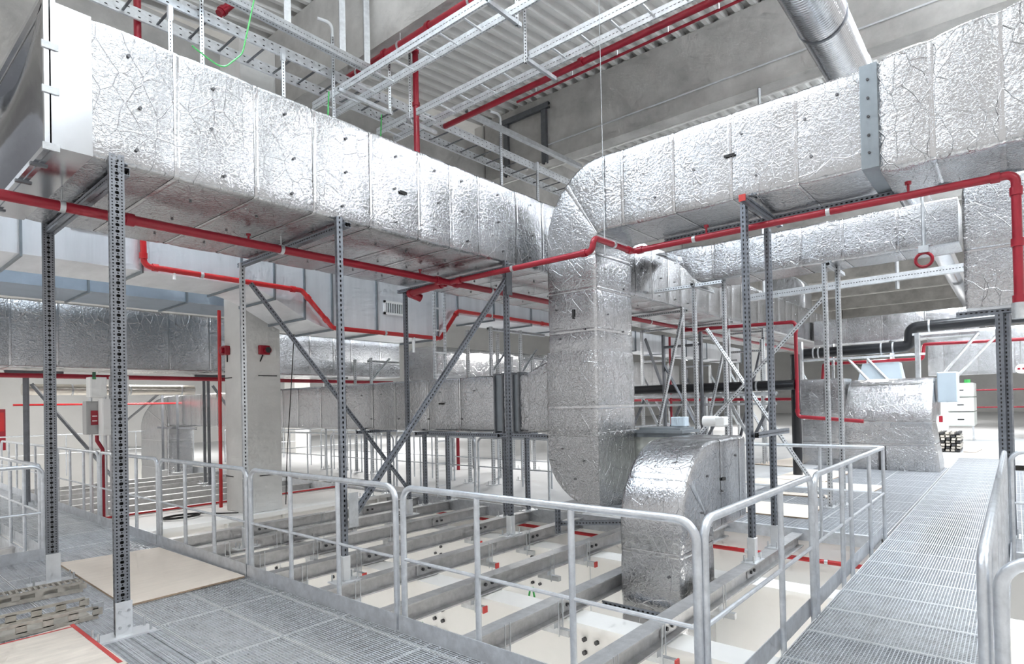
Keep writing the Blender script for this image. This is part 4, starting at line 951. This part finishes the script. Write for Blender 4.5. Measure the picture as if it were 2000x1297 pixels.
for X in (4.0, 5.2, 6.4): MB().tube([(X, 17, 2.28), (X+0.04, 17, 2.28)], 0.134, 16).build('band', 'galv', t)

# ------------------------------------------------------------------ cable trays under the roof
def ladder_tray(lab, p, q, wd, h=0.10, rung=0.32, mat='perf_tray', rmat='tray_steel', flip=1):
    p, q = V(p), V(q); d = (q-p).normalized(); s = V((-d.y, d.x, 0)) if abs(d.z) < 0.9 else V((1, 0, 0)); Lg = (q-p).length
    up = V((0, 0, 1)) if abs(d.z) < 0.9 else V((0, 1, 0))
    t = thing('cable_ladder', (p+q)/2, lab, 'cable tray', 'cable ladders')
    for k in (0, 1):
        o = s*wd*k
        strut('side_rail', p+o, q+o, h, 0.035, mat, t, face=s*(1 if k else -1))
    n = int(Lg/rung)
    for i in range(n):
        c_ = p+d*(rung*(i+0.5)); MB().bar(c_-up*h*0.25, c_+s*wd-up*h*0.25, 0.03, 0.018, up=up).build('rung', rmat, t)
    return t
ladder_tray('wide cable ladder running over the long duct along the dark girder', (0.9, 8.95, 7.47), (16.5, 8.95, 7.62), 0.65, 0.17, 0.45, 'perf_wide', 'dark_galv')
ladder_tray('cable ladder crossing to the upper centre, left of the two', (5.88, 9.5, 7.14), (5.88, 2.8, 7.14), 0.42, 0.13, 0.5)
ladder_tray('cable ladder crossing to the upper centre, right of the two', (7.28, 9.5, 7.14), (7.28, 2.8, 7.14), 0.42, 0.13, 0.5)
ladder_tray('upright steel cable ladder standing behind the pipe crossing', (7.64, 8.35, 0.0), (7.64, 8.35, 4.0), 0.27, 0.05, 0.42)
def hanger(lab, posts, arms):
    t = thing('tray_hanger', posts[0][0], lab, 'hanger', 'tray hangers')
    for p, q in posts: strut('drop_rod', p, q, 0.045, 0.045, 'perf_light', t, face=(-0.7, -0.7, 0))
    for p, q in arms: strut('arm', p, q, 0.06, 0.05, 'galv', t, face=(0, -1, 0))
hanger('trapeze hanger of the left crossing cable ladder', [((6.83, 8.52, 7.0), (6.83, 8.52, 8.15))], [((5.75, 8.52, 7.04), (6.88, 8.52, 7.04))])
hanger('trapeze hanger of the right crossing cable ladder, beside the red riser', [((7.29, 8.5, 7.0), (7.29, 8.5, 10.0))], [((7.2, 8.5, 7.04), (7.93, 8.5, 7.04))])
hanger('trapeze hanger of the right crossing cable ladder, nearer the viewer', [((7.22, 5.69, 7.0), (7.22, 5.69, 10.0))], [((7.2, 5.65, 7.04), (7.95, 5.65, 7.04))])
hanger('trapeze hanger of the left crossing cable ladder, nearer the viewer', [((6.42, 5.2, 7.0), (6.42, 5.2, 9.9))], [((5.8, 5.2, 7.04), (6.5, 5.2, 7.04))])
for i, (X, z1) in enumerate(((3.28, 7.4), (3.7, 8.6), (5.87, 8.4), (10.25, 8.4), (4.95, 7.55), (11.6, 7.7))):
    t = thing('tray_stanchion', (X, 8.9, 4.8), ('thin upright behind the long duct near its left end', 'tall upright standing in front of the cable ladder at upper left', 'hooked upright with a green cable above the middle of the long duct',
        'hooked upright near the top of the shaft', 'short upright under the cable ladder above the long duct', 'last upright under the cable ladder near the shaft')[i], 'upright', 'tray stanchions')
    strut('pole', (X, 8.85, zc(X)+0.54), (X, 8.85, z1-0.25), 0.05, 0.05, 'perf_light', t, face=(-0.3, -1, 0))
    if i in (2, 3): MB().tube(fillet([(X, 8.85, z1-0.3), (X, 8.85, z1-0.05), (X-0.22, 8.95, z1-0.03)], 0.12, 6), 0.028, 8).build('hook', 'tray_steel', t)
    else: box('top_plate', 'tray_steel', t, X-0.03, X+0.03, 8.82, 8.88, z1-0.25, z1-0.05)
t = thing('mounting_rail', (8, 8.5, 7.55), 'grey punched mounting rail running under the roof beside the lit beam', 'rail'); strut('rail', (2.5, 8.5, 7.66), (6.6, 8.5, 7.62), 0.15, 0.09, 'perf_light', t, face=(0, -1, 0.2)); strut('rail', (8.8, 8.5, 7.75), (13, 8.5, 7.85), 0.11, 0.09, 'galv', t, face=(0, -1, 0.2))
for X in (4.9, 5.9, 6.4): strut('upright', (X, 8.6, 7.65), (X, 8.6, 9.85), 0.1, 0.08, 'galv', t, face=(-0.5, -1, 0))
t = thing('roof_bracket', (13.88, 11.0, 8.9), 'dark steel bracket frame on the face of the grey roof beam near the shaft', 'bracket')
for Y in (10.3, 11.75): strut('upright', (13.88, Y, 8.7), (13.88, Y, 10.35), 0.17, 0.1, 'dark_galv', t, face=(-1, 0, 0))
strut('arm', (13.86, 10.1, 10.35), (13.86, 12.0, 10.35), 0.16, 0.1, 'dark_galv', t, face=(-1, 0, 0))
t = thing('suspension_wire', (6.62, 4.05, 5), 'thin vertical suspension wire in front of the shaft bend', 'wire'); MB().tube([(6.64, 4.0, 4.9), (6.62, 4.0, 9.9)], 0.004, 5).build('wire', 'galv', t); MB().tube([(6.64, 4.0, 3.6), (6.64, 4.0, 4.9)], 0.008, 5).build('tail', 'galv', t)
t = thing('green_cable', (2.5, 5.4, 4.75), 'loose green cable hanging from the roof to the long duct', 'cable')
MB().tube(fillet([(2.95, 5.5, 6.4), (2.75, 5.45, 5.55), (2.62, 5.4, 5.02), (2.42, 5.36, 4.78), (2.26, 5.32, 4.80), (2.15, 5.34, 4.86)], 0.25, 6), 0.007, 6).build('strand', 'green', t)
for i, (X, Y) in enumerate(((5.75, 8.8), (6.85, 8.8))):
    t = thing('earthing_cable', (X, Y, 6), ('green earthing cable beside the hooked upright', 'green earthing cable below the left crossing ladder')[i], 'cable'); MB().tube([(X, Y, 7.1), (X-0.03, Y, 6.6), (X+0.02, Y, zc(X)+0.54)], 0.012, 6).build('strand', 'green', t)
# far tray and beams right behind the posts
t = thing('cable_channel', (13, 2, 4.2), 'long punched cable channel behind the posts at right', 'cable tray'); strut('channel', (14.0, 4.6, 4.05), (14.0, 0.0, 4.12), 0.15, 0.1, 'perf_light', t, face=(-1, 0, 0))
strut('hanger', (14.0, 1.75, 3.85), (14.0, 1.75, 4.75), 0.05, 0.05, 'galv', t); strut('hanger', (14.0, 4.3, 4.1), (14.0, 4.3, 8.78), 0.05, 0.05, 'galv', t)
t = thing('hoist_hook', (10.2, 0.96, 3.6), 'dark red coiled hook hanging below the rear duct at right', 'hook')
MB().tube([(10.3, 0.96+0.10*math.cos(a), 3.66+0.10*math.sin(a)) for a in [2*PI*i/18 for i in range(19)]], 0.022, 8).build('coil', 'red', t); box('bracket', 'galv', t, 10.26, 10.42, 0.90, 1.02, 3.76, 3.86)
MB().tube([(10.31, 0.96, 3.86), (10.31, 0.96, 4.6)], 0.02, 6).build('rod', 'galv', t)

# ------------------------------------------------------------------ clamps under the joists
def clip_fn():
    b = MB(); b.mat = 'galv'; b.box(-0.026, 0.026, -0.2, 0.1, -0.055, 0.0).box(-0.06, 0.06, -0.07, 0.06, 0.0, 0.05); return b
def rod_fn():
    b = MB(); b.mat = 'galv'; b.box(-0.004, 0.004, -0.004, 0.004, -0.12, 0.2); return b
def long_rod_fn():
    b = MB(); b.mat = 'galv'; b.box(-0.004, 0.004, -0.004, 0.004, -1.6, 0.0); return b
def cap_fn():
    b = MB(); b.mat = 'red_cap'; b.box(-0.03, 0.03, -0.215, -0.2, -0.06, 0.004); return b
CX = ('nearest the railing', 'second from the railing', 'third from the railing', 'farthest from the railing')
for j, Y in enumerate(JY):
    for k, X in enumerate((3.58, 4.30, 5.57, 6.33)):
        if (j*4+k) % 5 == 3 or (j, k) == (1, 2): continue
        t = thing('joist_clamp', (X, Y, -0.28), 'small channel clamp under the %s joist from the right walkway, %s' % (ORD[j], CX[k]), 'clamp', 'clamps under the joists')
        inst('channel', 'clip_channel', clip_fn, t, (X, Y, -0.27)); (j+k) % 2 and inst('end_cap', 'clip_cap', cap_fn, t, (X, Y, -0.27))
        for dx in (-0.03, 0.03): inst('threaded_rod', 'clip_rod', rod_fn, t, (X+dx, Y-0.1, -0.22))
        if (j+k) % 2: inst('drop_rod', 'clip_long_rod', long_rod_fn, t, (X, Y-0.12, -0.3))
for i, (X, Y) in enumerate(((3.62, 4.22), (5.05, 4.05), (4.94, 6.95), (7.2, 5.9), (7.3, 3.8))):
    t = thing('earth_strap', (X, Y, -0.6), ('green earthing strap under the joist beside the front railing', 'pair of green straps hanging under the joist in front of the shaft', 'green strap hanging deeper among the joists', 'small green strap near the red pipe under the joists', 'green strap half hidden left of the curved duct')[i], 'strap')
    for dx in (-0.06, 0.05): MB().tube([(X+dx*0.4, Y, -0.27), (X+dx, Y, -0.40), (X+dx*1.15, Y-0.02, -0.56)], 0.011, 6).build('strap', 'green', t)
t = thing('channel_bar', (5.5, 3.2, -0.3), 'punched channel bar running from a joist to the curved duct', 'bar'); strut('bar', (5.12, 3.2, -0.28), (5.14, 2.3, -0.28), 0.045, 0.045, 'perf_strut', t, face=(-1, 0, 0.3))

# ------------------------------------------------------------------ sheets and offcuts on the platform
def sheet(lab, pts, z, th=0.018, mat='plywood'):
    t = thing('plywood_sheet', (sum(p[0] for p in pts)/4, sum(p[1] for p in pts)/4, z), lab, 'plywood', 'plywood sheets'); n = len(pts)
    MB().add([(p[0], p[1], z+0.002) for p in pts]+[(p[0], p[1], z+th) for p in pts], [tuple(range(n))[::-1]]+[(i, (i+1) % n, n+(i+1) % n, n+i) for i in range(n)]).build('edge_ply', 'plywood_edge', t)
    MB().add([(p[0], p[1], z+th-0.001) for p in pts]+[(p[0], p[1], z+th+0.003) for p in pts], [tuple(range(n, 2*n))]+[(i, (i+1) % n, n+(i+1) % n, n+i) for i in range(n)]).build('face', mat, t); return t
sheet('large pale plywood sheet lying beside the railing at left', [(1.80, 6.02), (2.88, 6.07), (2.83, 8.24), (1.83, 8.36)], 0.002)
sh = sheet('worn plywood sheet with a red painted edge at the lower left corner', [(0.2, 4.55), (1.39, 4.63), (1.365, 5.84), (0.2, 5.66)], 0.002, mat='plywood_worn')
MB().box(1.345, 1.375, 4.68, 5.84, 0.0235, 0.0245).box(0.6, 1.36, 5.76, 5.785, 0.0235, 0.0242).build('painted_edge', 'red_cap', sh)
for i, pts in enumerate(([(15.9, 4.25), (17.4, 4.3), (18.6, 4.9), (16.1, 5.3)], [(13.3, 3.0), (15.4, 2.9), (15.4, 4.0), (13.3, 4.05)], [(12.4, 2.0), (13.1, 1.95), (14.4, 2.3), (13.2, 4.3)][:0] or [(12.3, 2.0), (13.25, 1.95), (13.25, 4.3), (12.3, 4.3)], [(9.15, 2.3), (10.25, 2.35), (10.25, 3.5), (9.15, 3.4)], [(11.2, 2.5), (11.5, 2.5), (11.5, 3.3), (11.2, 3.3)])):
    sheet(('far plywood sheet by the steel frames beyond the opening', 'plywood sheet in the middle of those beyond the opening', 'wide plywood sheet lying in front of the bright cowl', 'plywood sheet nearest the far edge of the opening', 'narrow plywood strip beyond the opening')[i], pts, 0.002)
def offcut(lab, p, q, side_, h, mat):
    p, q = V(p), V(q); d = (q-p).normalized(); s = V((-d.y, d.x, 0)); t = thing('cable_tray_offcut', (p+q)/2, lab, 'cable tray', 'tray offcuts')
    Lg = (q-p).length
    for k in (0, 1):
        o = s*side_*k
        b = MB(); n = int(Lg/0.16)
        b.bar(p+o+V((0, 0, h-0.012)), q+o+V((0, 0, h-0.012)), 0.02, 0.024, up=(0, 0, 1)); b.bar(p+o+V((0, 0, 0.02)), q+o+V((0, 0, 0.02)), 0.02, 0.035, up=(0, 0, 1))
        for i in range(n+1):
            c_ = p+o+d*(Lg*i/n); b.bar(c_+V((0, 0, 0.03)), c_+V((0, 0, h-0.02)), 0.02, 0.06, up=d)
        b.build('side_rail', mat, t)
    n = int(Lg/0.045)
    for i in range(n): MB().bar(p+d*(0.03+0.045*i)+V((0, 0, h-0.004)), p+d*(0.03+0.045*i)+s*side_+V((0, 0, h-0.004)), 0.018, 0.008, up=(0, 0, 1)).build('slat', mat, t)
offcut('grey slatted cable tray offcut lying in front of the second tall post', (0.2, 6.98, 0.003), (1.70, 6.90, 0.003), 0.17, 0.10, 'aged_alu')
t = thing('cable_tray_offcut', (1.0, 6.0, 0), 'dirty open cable tray offcut lying beside the worn plywood', 'cable tray', 'tray offcuts')
for Y in (5.91, 6.28):
    b = MB(); b.bar((0.2, Y, 0.095), (1.56, Y, 0.095), 0.02, 0.024, up=(0, 0, 1)).bar((0.2, Y, 0.02), (1.56, Y, 0.02), 0.02, 0.035, up=(0, 0, 1))
    for i in range(9): b.bar((0.22+i*0.167, Y, 0.03), (0.22+i*0.167, Y, 0.09), 0.02, 0.07, up=(1, 0, 0))
    b.build('side_rail', 'aged_alu', t)
box('bed', 'aged_alu', t, 0.2, 1.54, 5.92, 6.28, 0.004, 0.010); box('end_clip', 'galv', t, 1.52, 1.60, 5.90, 5.93, 0.06, 0.13)

# ------------------------------------------------------------------ equipment in the background
for i, (y, z, lab) in enumerate(((9.966-0.0, 2.75, 'red sounder on the front of the concrete column'), (10.78, 2.77, 'red sounder at the left edge of the concrete column'))):
    t = thing('alarm_sounder', (5.1 if i == 0 else 4.76, y, z), lab, 'alarm', 'alarm sounders')
    if i == 0:
        X = 5.02
        MB().box(X, X+0.19, 9.90, 9.968, z-0.08, z+0.08).build('housing', 'red', t, bevel=0.012); MB().tube([(X+0.13, 9.90, z), (X+0.13, 9.86, z)], [0.05, 0.065], 14).build('horn', 'red', t); MB().tube([(X+0.13, 9.858, z), (X+0.13, 9.85, z)], 0.05, 14).build('mouth', 'dark_rubber_or_shade', t)
    else:
        MB().box(4.70, 4.788, 10.5, 10.7, z-0.08, z+0.08).build('housing', 'red', t, bevel=0.012); MB().tube([(4.70, 10.6, z), (4.66, 10.6, z)], [0.05, 0.06], 14).build('horn', 'red', t)
    MB().tube([(5.1 if i == 0 else 4.78, 9.95 if i == 0 else 10.6, z-0.08), (5.05 if i == 0 else 4.78, 9.95 if i == 0 else 10.6, z-0.2)], 0.01, 6).build('lead', 'cable', t)
def cab(lab, x0, x1, y0, z0, z1, mat, screen=False, notice=False):
    t = thing('electrical_cabinet', ((x0+x1)/2, y0, z0), lab, 'cabinet', 'electrical cabinets')
    box('body', mat, t, x0, x1, y0, y0+0.22, z0, z1, bevel=0.008); box('door', mat, t, x0+0.012, x1-0.012, y0-0.012, y0, z0+0.015, z1-0.015, bevel=0.004)
    if screen: box('display', 'screen', t, x0+0.03, x0+0.08, y0-0.016, y0-0.012, z0+0.3, z0+0.42); box('lamp', 'green', t, x0+0.035, x0+0.075, y0-0.018, y0-0.016, z0+0.31, z0+0.33)
    if notice:
        nb = box('notice', 'red', t, x0+0.06, x0+0.24, y0-0.016, y0-0.012, z0+0.32, z0+0.72)
        for z, wdt in ((0.565, 0.10), (0.44, 0.10)): box('notice_line', 'sign_white', nb, x0+0.10, x0+0.10+wdt, y0-0.018, y0-0.016, z0+z, z0+z+0.018)
cab('dark grey electrical cabinet with a red notice at left', 3.0, 3.30, 11.85, 1.36, 1.92, 'grey_panel', notice=False)
nt_ = thing('warning_notice', (3.1, 11.8, 1.5), 'red notice with two white lines on the dark grey cabinet', 'sign'); box('board', 'red', nt_, 3.06, 3.16, 11.82, 11.835, 1.52, 1.76)
for z in (1.66, 1.58): box('lettering', 'sign_white', nt_, 3.075, 3.145, 11.815, 11.82, z, z+0.015)
cab('white electrical cabinet right of the dark grey one', 3.16, 3.46, 11.6, 1.34, 1.95, 'white_panel')
cab('small white inverter box with display, above the dark grey cabinet', 3.02, 3.26, 11.7, 1.98, 2.32, 'white_panel', True)
cab('small white inverter box with display, hidden by the tall post', 3.32, 3.56, 11.6, 2.0, 2.34, 'white_panel', True)
t = thing('cabinet_stand', (3.3, 11.95, -0.05), 'pale conduit stand below the electrical cabinets', 'stand')
for X in (3.12, 3.33, 3.42, 3.52): strut('pole', (X, 12.08, -0.05), (X, 12.08, 2.2), 0.04, 0.04, 'tray_steel', t)
t = thing('hydrant_box', (4.0, 24.5, 0), 'red fire hose box in the distance at left', 'fire box'); box('body', 'red', t, 3.75, 4.05, 24.5, 24.7, 0.6, 1.9); box('door', 'bright_red', t, 3.79, 4.01, 24.47, 24.5, 1.2, 1.8)
for i, (X, Y) in enumerate(((2.3, 23), (12.0, 21), (24.5, 14.2), (30.5, 9.5))):
    box('concrete_column', 'column_concrete', None, X, X+0.65, Y, Y+0.75, -0.05 if i != 0 else -3.5, 6.9, ('pale concrete column at the far left edge behind the railings', 'distant concrete column right of the near one', 'distant concrete column behind the frames right of the shaft', 'most distant concrete column near the cowl')[i], 'column')
# air handling unit and boxes at right
t = thing('air_handling_unit', (28.4, 1.6, 0), 'pale green-grey air handling unit on legs at the far end of the walkway', 'machine')
for i in range(3): MB().box(28, 30, 1.2, 2.05, 0.55+i*0.55, 1.07+i*0.55).build('module', 'cream_panel', t, bevel=0.02)
for i in range(3):
    box('door', 'white_panel', t, 27.98, 28.0, 1.28, 1.97, 0.6+i*0.55, 1.02+i*0.55); box('handle', 'dark_rubber_or_shade', t, 27.96, 27.98, 1.5, 1.7, 0.78+i*0.55, 0.82+i*0.55)
for Y in (1.24, 2.0): box('leg', 'galv', t, 28.02, 28.1, Y-0.03, Y+0.03, 0, 0.55)
for Y in (1.4, 1.8): MB().tube([(28.3, Y, 2.17), (28.3, Y, 2.3)], 0.1, 10).build('lifting_eye', 'green', t)
t = thing('control_box', (17.3, 1.25, 1.55), 'pale blue control box mounted beside the bright cowl', 'box'); box('body', 'blue_panel', t, 17.0, 17.6, 1.02, 1.40, 1.56, 2.26, bevel=0.02); box('door', 'blue_panel', t, 16.985, 17.0, 1.04, 1.38, 1.58, 2.24)
t = thing('control_box', (18.9, 3.0, 2.0), 'pale blue hood partly hidden behind the bright cowl', 'box'); MB().prism([(0, 0), (1.1, 0), (0.95, 0.55), (0.1, 0.55)], (19, 2.3, 2.1), (0, 1, 0), (0, 0, 1), (0.6, 0, 0)).build('hood', 'blue_panel', t)
t = thing('service_unit', (24, 2.2, 0), 'white floor cabinet behind the slat stack', 'cabinet'); box('body', 'white_panel', t, 24, 24.8, 1.75, 2.5, 0, 1.6, bevel=0.02); box('switch', 'red', t, 23.98, 24, 1.85, 1.95, 0.85, 1.05)
t = thing('slat_stack', (22.7, 1.6, 0), 'stack of dark metal grates on the platform right of the cowl', 'stack')
for i in range(7):
    z = 0.03+i*0.085; j = random.uniform(-.05, .05)
    for k in range(5): box('slat', 'aged_alu' if (i+k) % 3 else 'dark_rubber_or_shade', t, 22.2+j, 23.4+j, 1.3+k*0.13+j*0.3, 1.3+k*0.13+0.09+j*0.3, z, z+0.06)
sheet('pale board lying next to the slat stack', [(22.3, 0.95), (23.6, 0.85), (23.8, 1.2), (22.4, 1.25)], 0.002)
t = thing('timber_stack', (33, -0.4, 0), 'small stack of brown timber at the right edge', 'timber')
for i in range(5): box('plank', 'plywood_edge', t, 30, 32.2, -0.9+0.05*(i % 2), -0.25, 0.05+i*0.11, 0.13+i*0.11)
t = thing('exit_sign', (24, -0.4, 3.2), 'small white sign with a red symbol on the far foil wall', 'sign'); MB().tube([(26, -0.15, 2.55), (25.98, -0.15, 2.55)], 0.16, 14).build('plate', 'sign_white', t)
for dy in (-0.06, 0.06): box('symbol', 'red', t, 25.97, 25.98, -0.15+dy-0.035, -0.15+dy+0.035, 2.52, 2.58)
strut('hanger', (26, -0.15, 2.7), (26, -0.15, 3.5), 0.03, 0.03, 'galv', t)
t = thing('small_junction_box', (8.0, 3.4, 1.36), 'small pale blue junction box on the duct behind the curved one', 'box'); box('body', 'blue_panel', t, 7.7, 7.85, 3.45, 3.65, 1.37, 1.5, bevel=0.01)
t = thing('valve_actuator', (8.0, 3.0, 1.36), 'small white actuator on the duct behind the curved one', 'actuator'); MB().tube([(7.8, 3.22, 1.44), (7.8, 3.02, 1.44)], 0.07, 12).build('motor', 'white_panel', t); box('body', 'white_panel', t, 7.72, 7.9, 2.92, 3.04, 1.37, 1.5, bevel=0.02)
t = thing('hanging_cable', (5.6, 9.9, 0), 'thin black cable hanging beside the right side of the concrete column', 'cable'); MB().tube([(5.85, 10.2, 3.3), (5.75, 10.2, 2.0), (5.6, 10.1, 0.9), (5.56, 10.1, 0.0)], 0.008, 6).build('strand', 'cable', t)
t = thing('cable_coil', (3.9, 10.6, 0), 'coil of black cable lying on the white slab girder', 'cable')
MB().tube([(4.0+0.28*math.cos(a)*(1+0.03*math.sin(5*a)), 10.6+0.16*math.sin(a), -0.03+0.006*(a/6)) for a in [i*0.35 for i in range(55)]]+[(4.5, 10.3, -0.02), (4.7, 10.1, -0.02)], 0.012, 6).build('strand', 'cable', t)
